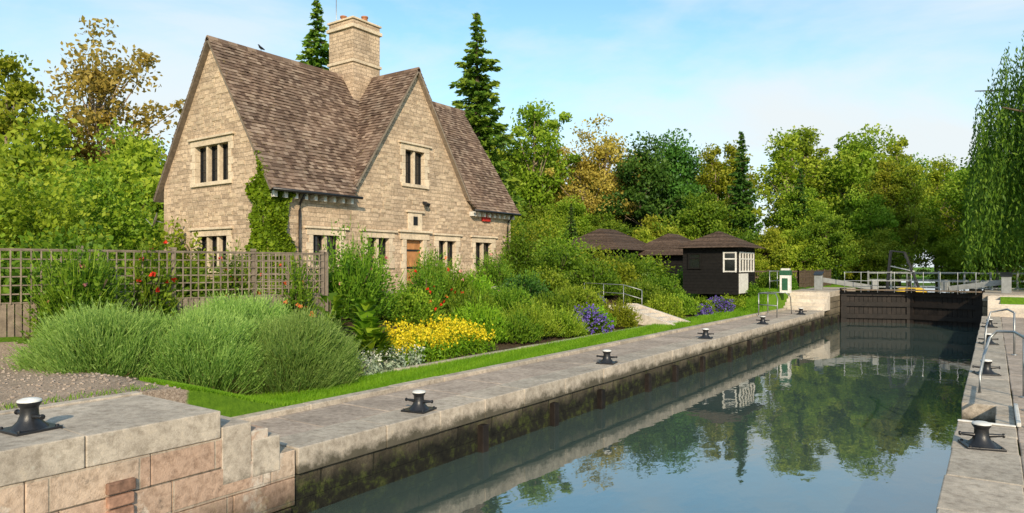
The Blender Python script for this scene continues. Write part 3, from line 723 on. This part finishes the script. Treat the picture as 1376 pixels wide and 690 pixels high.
boards(s,-17.7,-14.3,38.2,42.4,0.8,2.9,0); hip(s,-18.6,-13.8,37.7,42.9,2.85,4.2,1.5,1)
s.box2((-17.58,36.2,1.0),(-17.55,37.2,2.9),0); winx(s,-14.29,39.4,40.6,1.8,2.6,2,0,2)
s.box2((-19.9,35.46,1.0),(-18.9,35.48,2.85),3)
s.obj('timber_shed',[M_darkwood,M_rooft,M_glass,M_gate])
q=MB(); row(q,-15.3,-15.0,0.3,1.35,13.0,22.0,0.7,0); row(q,-15.35,-14.95,1.35,1.45,13.0,22.0,0.9,1); q.obj('garden_wall',[M_stone,M_slab],bevel=0.01)
q=MB(); row(q,-10.22,-10.1,-0.1,0.07,10.2,23.3,0.8,0); row(q,-10.22,-10.1,-0.1,0.07,25.2,31.0,0.8,0); q.obj('flower_bed_edging',[M_slab],bevel=0.01)
# ------------------------------------------------------------------ vegetation generators
def tree(name,Ht,R,base,ncl,lp,leaf,mats,asp=0.6,rc=0.26,trunk=0.22,lean=0.0,top=1.0,inner=0.35):
    f=FB(); cz=(base+Ht)/2; rz=(Ht-base)/2
    cen=[]
    for i in range(ncl):
        d=rng.normal(size=3); d/=np.linalg.norm(d)
        rr=rng.uniform(inner,1.0)**0.6
        z=d[2]*rr
        taper=1.0-0.35*max(z,0)*top
        wob=0.8+0.3*math.sin(3*math.atan2(d[1],d[0])+Ht)+0.15*rng.normal()
        c=np.array([d[0]*rr*R*taper*wob+lean*(z+1),d[1]*rr*R*taper*wob,cz+z*rz*rng.uniform(0.82,1.12)])
        cen.append(c)
        r=R*rc*rng.uniform(0.45,1.4)
        n=int(lp*rng.uniform(0.6,1.3))
        dd=unit(rng.normal(size=(n,3)))*(rng.uniform(0.15,1.25,n)**0.6)[:,None]*r*np.array([1.15,1.15,0.8])
        P=c+dd; cr=rng.uniform(0.1,0.85)
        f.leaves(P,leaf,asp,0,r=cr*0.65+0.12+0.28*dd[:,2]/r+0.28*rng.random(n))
    tp=np.array([lean*0.6,0,base+(Ht-base)*0.75])
    pts=[np.array([0,0,-0.3])+(tp-np.array([0,0,-0.3]))*t+np.array([math.sin(t*5+Ht)*0.25,math.cos(t*4)*0.2-0.2,0]) for t in np.linspace(0,1,7)]
    f.tube(pts,[trunk*(1-0.85*t)+0.02 for t in np.linspace(0,1,7)],8,1)
    for c in cen[::2]:
        t=np.clip((c[2]-1.2-base*0.5)/(tp[2]),0.15,0.95)*6; i=int(min(t,5)); p0=pts[i]+(pts[i+1]-pts[i])*(t-i)
        mid=(p0+c)/2+np.array([0,0,-0.2])
        f.tube([p0,mid,c],[trunk*0.32,trunk*0.18,0.015],5,1)
    return f.mesh(name,mats)
def conifer(name,Ht,R,mats,leaf=0.28,dens=1.0,droop=0.25,base=0.06,step=0.014):
    f=FB(); f.tube([(0,0,-0.3),(0.05,0,Ht*0.5),(0,0,Ht)],[Ht*0.014+0.05,Ht*0.009+0.02,0.01],8,1)
    z=Ht*base
    while z<Ht*0.995:
        t=(z/Ht); rad=R*(1-t)**0.85*rng.uniform(0.6,1.15)+0.12
        nb=int(6+6*(1-t)); a0=rng.random()*6.28
        for k in range(nb):
            a=a0+k*6.28/nb+rng.normal()*0.2; L=rad*rng.uniform(0.5,1.2)
            n=max(7,int(L*34*dens)); s=rng.uniform(0.12,1,n)**0.8
            wd=0.36*L*(1-s*0.7)
            off=rng.normal(size=n)*wd*0.6
            zz=z-droop*L*s+0.22*L*s*s-np.abs(rng.normal(size=n))*0.16*L*0.6+rng.normal()*0.15
            P=np.stack([np.cos(a)*L*s-np.sin(a)*off,np.sin(a)*L*s+np.cos(a)*off,zz],1)
            ax=np.tile(np.array([[math.cos(a),math.sin(a),-0.35]]),(n,1))
            f.leaves(P,leaf,0.45,0,r=0.1+0.6*s*rng.uniform(0.4,1.25)+0.3*rng.random(n),ax=ax,jit=0.5)
            f.tube([(0,0,z),(math.cos(a)*L*0.8,math.sin(a)*L*0.8,z-droop*L*0.8)],[0.03,0.008],4,1)
        z+=Ht*step+0.10
    return f.mesh(name,mats)
def shrub(name,x,y,rx,h,n,leaf,mats,ry=None,asp=0.6,nf=0,fs=0.09,fr=1.0,up=0.0,z=None,lump=0.18,tuft=0.0,rz=0.0):
    ry=ry or rx; f=FB(); z=H(x,y) if z is None else z
    ph=rng.random(4)*6.28
    def surf(m,lo,hi):
        d=unit(rng.normal(size=(m,3))); d[:,2]=np.abs(d[:,2])
        az=np.arctan2(d[:,1],d[:,0]); el=d[:,2]
        lum=1+lump*(np.sin(az*3+ph[0])*np.cos(el*5+ph[1])+0.7*np.sin(az*7+ph[2]+el*6)+0.5*np.sin(az*13+ph[3]-el*11))
        r=lum*rng.uniform(lo,hi,m)
        return d*np.array([rx,ry,h*0.93])*r[:,None]+np.array([0,0,h*0.05]),d,r
    P,d,r=surf(n,0.5,1.05)
    ax=d*np.array([1,1,0.6])+np.array([0,0,up])
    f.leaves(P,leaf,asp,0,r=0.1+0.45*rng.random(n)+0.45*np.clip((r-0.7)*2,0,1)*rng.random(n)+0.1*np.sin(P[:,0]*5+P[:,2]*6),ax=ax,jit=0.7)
    if tuft>0:
        m=int(n*0.14); P,d,r=surf(m,0.85,1.0)
        f.blades(P,d+np.array([0,0,1.2])+rng.normal(size=(m,3))*0.3,tuft*rng.uniform(0.4,1.2,m),0.012+leaf*0.12,0,r=0.4+0.6*rng.random(m))
        m=int(n*0.1); P2=P[rng.integers(0,len(P),m)]+np.array([0,0,1.0])*rng.uniform(0.05,tuft,m)[:,None]+rng.normal(size=(m,3))*0.03
        f.leaves(P2,leaf*0.8,asp,0,r=0.4+0.6*rng.random(m))
    for i in range(7):
        a=rng.random()*6.28; L=rng.uniform(0.4,0.8)
        f.tube([(0.05*math.cos(a),0.05*math.sin(a),-0.1),(rx*L*0.5*math.cos(a),ry*L*0.5*math.sin(a),h*0.45),(rx*L*math.cos(a),ry*L*math.sin(a),h*0.8)],[0.03,0.018,0.006],5,1)
    if nf:
        P,d,r=surf(nf,0.93,1.08)
        P=np.repeat(P,4,0)+rng.normal(size=(nf*4,3))*fs*0.15
        f.leaves(P,fs,0.9,2,r=rng.random(nf*4))
    o=f.obj(name,mats,(x,y,z)); o.rotation_euler=(0,0,rz); return o
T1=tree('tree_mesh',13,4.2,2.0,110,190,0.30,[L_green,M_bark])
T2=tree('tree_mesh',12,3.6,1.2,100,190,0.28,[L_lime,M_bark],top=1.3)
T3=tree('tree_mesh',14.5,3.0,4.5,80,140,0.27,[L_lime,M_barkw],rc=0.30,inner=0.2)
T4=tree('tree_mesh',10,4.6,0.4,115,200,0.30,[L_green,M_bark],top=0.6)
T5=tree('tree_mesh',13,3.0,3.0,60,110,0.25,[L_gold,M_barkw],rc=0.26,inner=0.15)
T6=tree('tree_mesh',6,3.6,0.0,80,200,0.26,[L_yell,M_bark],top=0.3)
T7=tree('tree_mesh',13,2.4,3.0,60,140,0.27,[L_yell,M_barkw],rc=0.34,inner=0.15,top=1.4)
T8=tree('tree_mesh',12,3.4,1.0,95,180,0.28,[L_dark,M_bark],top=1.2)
C1=conifer('conifer_mesh',20,4.3,[L_spruce,M_bark],0.42,1.0,0.34,step=0.017)
C2=conifer('conifer_mesh',12,1.9,[L_dark,M_bark],0.28,1.5,0.1,0.02)
dt=empty('distant_trees',(-15,65,0.8))
def scatter(p,q,n,meshes,s0,s1,jit=2.0,hs=None):
    for i in range(n):
        t=(i+0.5)/n; x=p[0]+(q[0]-p[0])*t+rng.normal()*jit*0.6; y=p[1]+(q[1]-p[1])*t+rng.normal()*jit*0.6
        s=rng.uniform(s0,s1)*(hs(t) if hs else 1)
        me=meshes[(i+int(rng.random()*2))%len(meshes)]
        place('tree',me,(x,y,0.7),s,rng.random()*6.28,dt,s*rng.uniform(0.92,1.12))
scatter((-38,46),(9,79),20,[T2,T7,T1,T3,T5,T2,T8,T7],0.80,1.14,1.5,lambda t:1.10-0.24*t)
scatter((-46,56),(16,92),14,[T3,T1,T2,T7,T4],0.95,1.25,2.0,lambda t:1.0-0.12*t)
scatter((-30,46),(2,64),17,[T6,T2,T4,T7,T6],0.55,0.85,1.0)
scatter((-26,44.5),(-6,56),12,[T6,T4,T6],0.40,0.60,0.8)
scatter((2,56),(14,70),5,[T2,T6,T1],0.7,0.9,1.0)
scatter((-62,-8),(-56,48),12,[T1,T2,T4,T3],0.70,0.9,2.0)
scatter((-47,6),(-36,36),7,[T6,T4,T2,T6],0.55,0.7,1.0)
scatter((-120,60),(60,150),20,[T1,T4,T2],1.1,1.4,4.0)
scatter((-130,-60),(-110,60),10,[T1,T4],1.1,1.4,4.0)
place('broadleaf_tree',T7,(-43.0,14.5,0.8),1.0,1.0)
place('broadleaf_tree',T2,(-39.5,19.5,0.8),0.80,2.2)
place('broadleaf_tree',T4,(-44.5,8.5,0.8),0.92,0.3)
place('broadleaf_tree',T1,(-42,11.0,0.8),0.72,0.9)
place('broadleaf_tree',T6,(-38,13.5,0.8),1.3,0.8)
place('broadleaf_tree',T6,(-36.5,18.5,0.8),1.2,2.8)
place('golden_tree',T5,(-44.5,20.0,0.8),1.26,0.4)
place('golden_tree',T5,(-51.0,33.5,0.8),1.34,1.9)
place('spruce_tree',C1,(-29.7,37.8,0.9),1.18,0.4,sz=0.96)
place('spruce_tree',C1,(-37.0,29.8,0.9),1.1,1.4,sz=0.96)
place('cypress_tree',C2,(-15.8,53,0.8),0.98,0.4)
place('cypress_tree',C2,(-12.2,56,0.8),0.75,2.4)
place('cypress_tree',C2,(-22.5,38.6,0.9),0.45,2.0,sz=0.45)
# willow
f=FB(); R=6.8; Ht=17.0; n=1700
f.tube([(0,0,-0.3),(0.2,0,3),(-0.3,0.2,7),(0,0,12)],[0.55,0.45,0.35,0.15],10,1)
for i in range(16):
    a=rng.random()*6.28; L=R*rng.uniform(0.5,0.95); z0=rng.uniform(4,10)
    f.tube([(0,0,z0),(math.cos(a)*L*0.5,math.sin(a)*L*0.5,z0+3.5),(math.cos(a)*L,math.sin(a)*L,z0+4)],[0.16,0.09,0.03],6,1)
for i in range(n):
    a=rng.random()*6.28; rr=rng.uniform(0.1,1.0)**0.45
    rr*=0.86+0.12*math.sin(a*7+1)+0.06*math.sin(a*17)
    x=math.cos(a)*R*rr;y=math.sin(a)*R*rr; zt=(Ht*(1-0.50*rr**2.2))*rng.uniform(0.62,1.0)
    zb=rng.uniform(0.5,2.8)
    L=min(zt-zb,rng.uniform(3,11))
    if L<0.5: continue
    m=int(L*8)
    s=np.linspace(0,1,m)
    sway=0.25*np.sin(s*4+a)
    P=np.stack([x+math.cos(a)*(0.5*s)+sway*math.sin(a),y+math.sin(a)*0.5*s+sway*math.cos(a),zt-L*s],1)+rng.normal(size=(m,3))*0.07
    c=rng.uniform(0.05,0.65)
    f.leaves(P,0.28,0.28,0,r=c+0.4*rng.random(m),ax=np.tile([[0,0,-1.0]],(m,1)),jit=0.4)
f.obj('willow_tree',[L_willow,M_bark],(4.9,47.5,0.7))
# ------------------------------------------------------------------ garden plants
def lavender(x,y,rx,ry,h,ntuft,per,rz):
    f=FB(); z=H(x,y)-0.08
    for i in range(ntuft):
        d=rng.normal(size=3); d/=np.linalg.norm(d); d[2]=abs(d[2])
        sc=rng.uniform(0.55,0.84)
        c=d*np.array([rx,ry,h])*sc; c[2]=max(c[2]-0.1,0.0)
        base_dir=np.array([d[0]*0.8,d[1]*0.8,0.85])+rng.normal(size=3)*0.10
        n=per; Ln=rng.uniform(0.26,0.48,n)*(0.8+0.25*rng.random())
        P=c+rng.normal(size=(n,3))*np.array([0.11,0.11,0.08])
        D=base_dir+rng.normal(size=(n,3))*0.24
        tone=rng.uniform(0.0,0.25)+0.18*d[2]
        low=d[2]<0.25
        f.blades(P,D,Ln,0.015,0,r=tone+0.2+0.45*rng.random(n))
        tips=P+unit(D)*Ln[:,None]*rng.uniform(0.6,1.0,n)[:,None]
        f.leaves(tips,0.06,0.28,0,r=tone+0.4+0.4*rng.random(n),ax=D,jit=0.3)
        if low and rng.random()<0.5:
            m=n//2; f.blades(c+rng.normal(size=(m,3))*0.1-np.array([0,0,0.05]),base_dir+rng.normal(size=(m,3))*0.5,rng.uniform(0.15,0.35,m),0.012,2)
    m=14000; d=unit(rng.normal(size=(m,3))); d[:,2]=np.abs(d[:,2])
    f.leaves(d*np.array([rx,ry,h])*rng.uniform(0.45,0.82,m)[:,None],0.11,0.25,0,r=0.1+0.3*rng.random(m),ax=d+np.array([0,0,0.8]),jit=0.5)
    for i in range(24):
        a=rng.random()*6.28; f.tube([(0,0,0),(rx*0.35*math.cos(a),ry*0.35*math.sin(a),h*0.25),(rx*0.6*math.cos(a),ry*0.6*math.sin(a),h*0.55)],[0.03,0.02,0.008],5,1)
    o=f.obj('lavender_bush',[L_lav,M_bark,L_dry],(x,y,z)); o.rotation_euler=(0,0,rz)
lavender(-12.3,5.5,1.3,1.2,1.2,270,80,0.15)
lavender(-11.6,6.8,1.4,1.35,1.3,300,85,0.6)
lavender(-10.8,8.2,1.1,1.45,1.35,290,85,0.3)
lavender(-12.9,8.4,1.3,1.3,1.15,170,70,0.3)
f=FB(); n=620
X=rng.uniform(-11.6,-10.4,n);Y=rng.uniform(10.6,14.0,n); hh=rng.uniform(0.5,0.85,n)*(0.9+0.12*np.sin(Y*4))
base=np.stack([X,Y,hgt(X,Y)],1)
f.blades(base,np.stack([rng.normal(size=n)*0.06,rng.normal(size=n)*0.06,np.ones(n)],1),hh,0.012,0)
for k in range(14):
    t=rng.uniform(0.05,0.65,n)[:,None]; f.leaves(base+np.stack([0*hh,0*hh,hh],1)*t+rng.normal(size=(n,3))*0.05,0.12,0.3,0)
for k in range(10):
    t=rng.uniform(0.62,1.02,n)[:,None]; f.leaves(base+np.stack([0*hh,0*hh,hh],1)*t+rng.normal(size=(n,3))*0.028,0.05,0.9,2)
f.obj('yellow_loosestrife',[L_grass,M_bark,F_yellow])
f=FB(); n=200; X=rng.uniform(-10.7,-10.25,n);Y=rng.uniform(9.4,11.2,n); base=np.stack([X,Y,hgt(X,Y)],1); hh=rng.uniform(0.2,0.5,n)
f.blades(base,np.stack([rng.normal(size=n)*0.15,rng.normal(size=n)*0.15,np.ones(n)],1),hh,0.012,0)
for k in range(8): f.leaves(base+np.stack([0*hh,0*hh,hh],1)*rng.uniform(0,0.7,n)[:,None]+rng.normal(size=(n,3))*0.04,0.10,0.4,0)
for k in range(3): f.leaves(base+np.stack([0*hh,0*hh,hh],1)*rng.uniform(0.8,1.0,n)[:,None]+rng.normal(size=(n,3))*0.02,0.035,0.9,2)
f.obj('silver_stachys',[L_silver,M_bark,F_white])
def bigleaf(x,y,h):
    f=FB(); n=80; z=H(x,y)
    a=rng.random(n)*6.28; t=rng.random(n); P=np.stack([0.12*np.cos(a),0.12*np.sin(a),t*h*0.8],1)
    D=np.stack([np.cos(a),np.sin(a),0.55+0.9*t],1)
    for i in range(n):
        d=D[i]/np.linalg.norm(D[i]); L=0.6*(1-0.4*t[i]); wv=np.cross(d,[0,0,1]); wv/=np.linalg.norm(wv); W=0.11
        p0=P[i];p1=p0+d*L*0.45+np.array([0,0,0.03]);p2=p0+d*L+np.array([0,0,-0.12])
        q=np.array([[p0-wv*0.02,p0+wv*0.02,p1+wv*W,p1-wv*W],[p1-wv*W,p1+wv*W,p2+wv*0.01,p2-wv*0.01]])
        f.addq(q,0,rng.random())
    f.tube([(0,0,0),(0,0,h*0.8)],[0.03,0.015],6,1); f.obj('broad_leaved_mullein',[L_ivy,M_bark],(x,y,z))
bigleaf(-11.1,10.3,1.3); bigleaf(-11.6,10.7,1.4); bigleaf(-10.7,10.1,0.9); bigleaf(-12.2,10.2,1.35)
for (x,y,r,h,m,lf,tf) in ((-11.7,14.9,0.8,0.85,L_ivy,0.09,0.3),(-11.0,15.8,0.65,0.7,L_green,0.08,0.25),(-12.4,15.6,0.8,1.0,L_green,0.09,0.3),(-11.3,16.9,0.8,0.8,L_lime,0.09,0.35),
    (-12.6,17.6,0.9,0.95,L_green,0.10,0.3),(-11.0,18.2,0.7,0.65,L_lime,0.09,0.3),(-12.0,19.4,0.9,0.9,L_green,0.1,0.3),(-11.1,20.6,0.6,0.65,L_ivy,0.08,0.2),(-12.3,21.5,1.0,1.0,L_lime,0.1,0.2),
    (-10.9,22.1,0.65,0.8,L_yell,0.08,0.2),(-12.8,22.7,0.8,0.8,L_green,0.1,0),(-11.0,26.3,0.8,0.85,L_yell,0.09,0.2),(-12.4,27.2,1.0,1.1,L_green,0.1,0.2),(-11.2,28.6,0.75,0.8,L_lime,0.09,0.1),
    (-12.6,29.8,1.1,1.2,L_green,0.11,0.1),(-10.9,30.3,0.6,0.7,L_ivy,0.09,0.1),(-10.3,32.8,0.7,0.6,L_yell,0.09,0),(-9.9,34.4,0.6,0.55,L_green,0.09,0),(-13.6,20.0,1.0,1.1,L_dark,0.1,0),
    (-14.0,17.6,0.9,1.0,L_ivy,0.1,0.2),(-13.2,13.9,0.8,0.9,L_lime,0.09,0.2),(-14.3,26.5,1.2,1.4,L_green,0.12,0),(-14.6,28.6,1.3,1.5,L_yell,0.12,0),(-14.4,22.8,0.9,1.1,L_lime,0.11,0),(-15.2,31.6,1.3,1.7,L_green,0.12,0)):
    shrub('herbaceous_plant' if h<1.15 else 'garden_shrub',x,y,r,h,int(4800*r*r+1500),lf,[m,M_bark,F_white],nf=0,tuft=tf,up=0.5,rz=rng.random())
for (x,y,r,h) in ((-10.75,19.6,0.62,0.75),(-10.5,31.6,0.7,0.7),(-12.9,24.0,0.4,0.5),(-10.4,29.3,0.4,0.45)):
    shrub('purple_geranium',x,y,r,h,2600,0.08,[L_green,M_bark,F_purple],nf=700,fs=0.055)
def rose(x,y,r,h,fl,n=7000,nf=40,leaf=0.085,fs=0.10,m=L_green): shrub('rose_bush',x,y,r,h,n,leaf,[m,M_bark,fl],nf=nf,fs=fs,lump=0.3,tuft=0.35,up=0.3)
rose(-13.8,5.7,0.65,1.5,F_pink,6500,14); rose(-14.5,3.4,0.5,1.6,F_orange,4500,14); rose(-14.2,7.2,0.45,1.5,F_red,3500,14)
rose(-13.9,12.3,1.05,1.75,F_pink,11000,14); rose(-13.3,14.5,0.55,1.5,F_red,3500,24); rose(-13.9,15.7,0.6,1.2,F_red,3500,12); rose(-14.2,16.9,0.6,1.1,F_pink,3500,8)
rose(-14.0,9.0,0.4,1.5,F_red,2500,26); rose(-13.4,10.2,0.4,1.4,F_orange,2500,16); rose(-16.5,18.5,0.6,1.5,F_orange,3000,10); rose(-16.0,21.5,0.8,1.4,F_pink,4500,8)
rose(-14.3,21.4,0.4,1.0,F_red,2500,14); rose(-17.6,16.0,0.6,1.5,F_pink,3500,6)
shrub('climbing_shrub',-18.2,26.3,0.95,2.8,6500,0.13,[L_green,M_bark,F_white],lump=0.2)
shrub('climbing_shrub',-18.6,24.6,0.5,1.5,2500,0.11,[L_dark,M_bark,F_white])
for (x,y,r,h,m) in ((-17.5,28.5,1.6,2.1,L_green),(-19.0,31.5,1.8,2.7,L_lime),(-16.6,31.0,1.4,1.8,L_yell),(-22,32,2.2,3.4,L_yell),(-24.5,35.5,2.4,3.8,L_green),(-13.4,36.5,1.1,1.3,L_green),(-15.5,35.2,1.2,1.5,L_yell),
     (-26,41,2.4,4.2,L_yell),(-15.0,33.6,1.0,1.4,L_green)):
    shrub('garden_shrub',x,y,r,h,int(3000*r*r+1500),0.15,[m,M_bark,F_white],lump=0.25,rz=rng.random())
for (x,y,r,h,m) in ((-22,4.5,2.6,2.6,L_lime),(-25,8.5,2.6,3.8,L_yell),(-28.5,12,2.8,4.6,L_lime),(-20.0,8.0,1.6,1.9,L_green),(-30,5,3,4.4,L_green),(-26,0,3,4.0,L_green),(-24,13.5,1.6,2.4,L_yell),(-17,6,1.2,1.3,L_green),(-17.2,9.5,1.0,1.2,L_green)):
    shrub('garden_shrub',x,y,r,h,int(2300*r*r+1500),0.17,[m,M_bark,F_white],lump=0.25,rz=rng.random())
for (x,y,rx,ry,h) in ((-9.9,38.4,0.7,1.6,1.0),(-11.4,37.6,0.9,1.2,1.15),(-9.6,40.8,0.5,1.2,0.8),(3.8,33,1.2,6,1.2)):
    shrub('clipped_hedge',x,y,rx,h,7000,0.10,[L_green,M_bark,F_white],ry=ry,lump=0.05)
f=FB()
n=110000; Y=5.0+33*rng.random(n)**1.7; X=rng.uniform(-10.15,-8.84,n)
P=np.stack([X,Y,hgt(X,Y)-0.005],1)
sc=(1+(Y-5)*0.06)
f.blades(P,np.stack([rng.normal(size=n)*0.45,rng.normal(size=n)*0.45,np.ones(n)],1),rng.uniform(0.03,0.075,n)*sc,0.008*sc,0,r=0.2+0.4*rng.random(n)+0.25*np.sin(X*4+Y*0.9)**2)
f.obj('lawn_grass',[L_grass])
f=FB(); n=1600; X=-8.95+0.12*rng.normal(size=n);Y=-3+7.6*rng.random(n); P=np.stack([X,Y,hgt(X,Y)+0.02],1); f.blades(P,np.stack([rng.normal(size=n)*0.4,rng.normal(size=n)*0.4,np.ones(n)],1),rng.uniform(0.03,0.07,n),0.01,0)
f.obj('weeds',[L_grass])
gm=MB()
for i in range(900):
    x=random.uniform(-13.4,-8.9); y=random.uniform(1.5,5.0); r=random.uniform(0.008,0.022)
    gm.box((x,y,H(x,y)+r*0.4),(r*2,r*1.5,r),0,Matrix.Rotation(random.random()*6.28,3,'Z')@Matrix.Rotation(random.uniform(-.4,.4),3,'X'))
gm.obj('gravel_stones',[M_flag])
# ------------------------------------------------------------------ world / sun / camera
el=math.radians(27); rot=math.radians(139)
wd=bpy.data.worlds.new('World'); scene.world=wd; wd.use_nodes=True; nt=wd.node_tree
bg=nt.nodes['Background']
sky=nd(nt,'ShaderNodeTexSky',sky_type='NISHITA'); sky.sun_disc=False; sky.sun_elevation=el; sky.sun_rotation=rot
sky.air_density=1.0; sky.dust_density=0.4; sky.ozone_density=2.0
tc=nt.nodes.new('ShaderNodeTexCoord').outputs['Generated']
mp=nd(nt,'ShaderNodeMapping',{'Vector':tc,'Scale':(1.0,1.0,2.6),'Rotation':(0.35,0.15,0.6),'Location':(0.4,0.2,0)}).outputs[0]
n1=nd(nt,'ShaderNodeTexNoise',{'Vector':mp,'Scale':1.7,'Detail':9.0,'Roughness':0.56,'Distortion':0.5}).outputs[0]
zc=nd(nt,'ShaderNodeSeparateXYZ',{0:tc}).outputs[2]
hz=ramp(nt,zc,[(0.0,1.0),(0.14,0.8),(0.30,0.30),(0.42,0.05)])
cl=ramp(nt,n1,[(0.42,0.0),(0.60,0.75),(0.75,0.95)])
fac=math_(nt,'ADD',math_(nt,'MULTIPLY',cl,0.75),math_(nt,'MULTIPLY',hz,0.6),clamp=True)
skc=nd(nt,'ShaderNodeHueSaturation',{'Hue':0.48,'Saturation':1.15,'Value':1.55,'Color':sky.outputs[0]}).outputs[0]
c=mix(nt,fac,skc,(5.9,6.4,6.6))
nt.links.new(c,bg.inputs[0]); bg.inputs[1].default_value=0.145
sd=Vector((math.sin(rot)*math.cos(el),math.cos(rot)*math.cos(el),math.sin(el)))
sl=bpy.data.lights.new('sun','SUN'); sl.energy=5.0; sl.angle=math.radians(0.5); sl.color=(1.0,0.84,0.61)
so=bpy.data.objects.new('sun',sl); so.rotation_euler=sd.to_track_quat('Z','Y').to_euler(); so.location=(10,-20,30); COL.objects.link(so)
cam=bpy.data.cameras.new('camera'); cam.lens=24; cam.sensor_width=36; cam.shift_y=0.0095; cam.clip_end=3000; cam.clip_start=0.1
co=bpy.data.objects.new('camera',cam); co.location=(0,0,2.2); co.rotation_euler=(math.radians(90),0,math.radians(35.2)); COL.objects.link(co)
scene.camera=co
scene.view_settings.view_transform='Standard'; scene.view_settings.look='None'; scene.view_settings.exposure=0
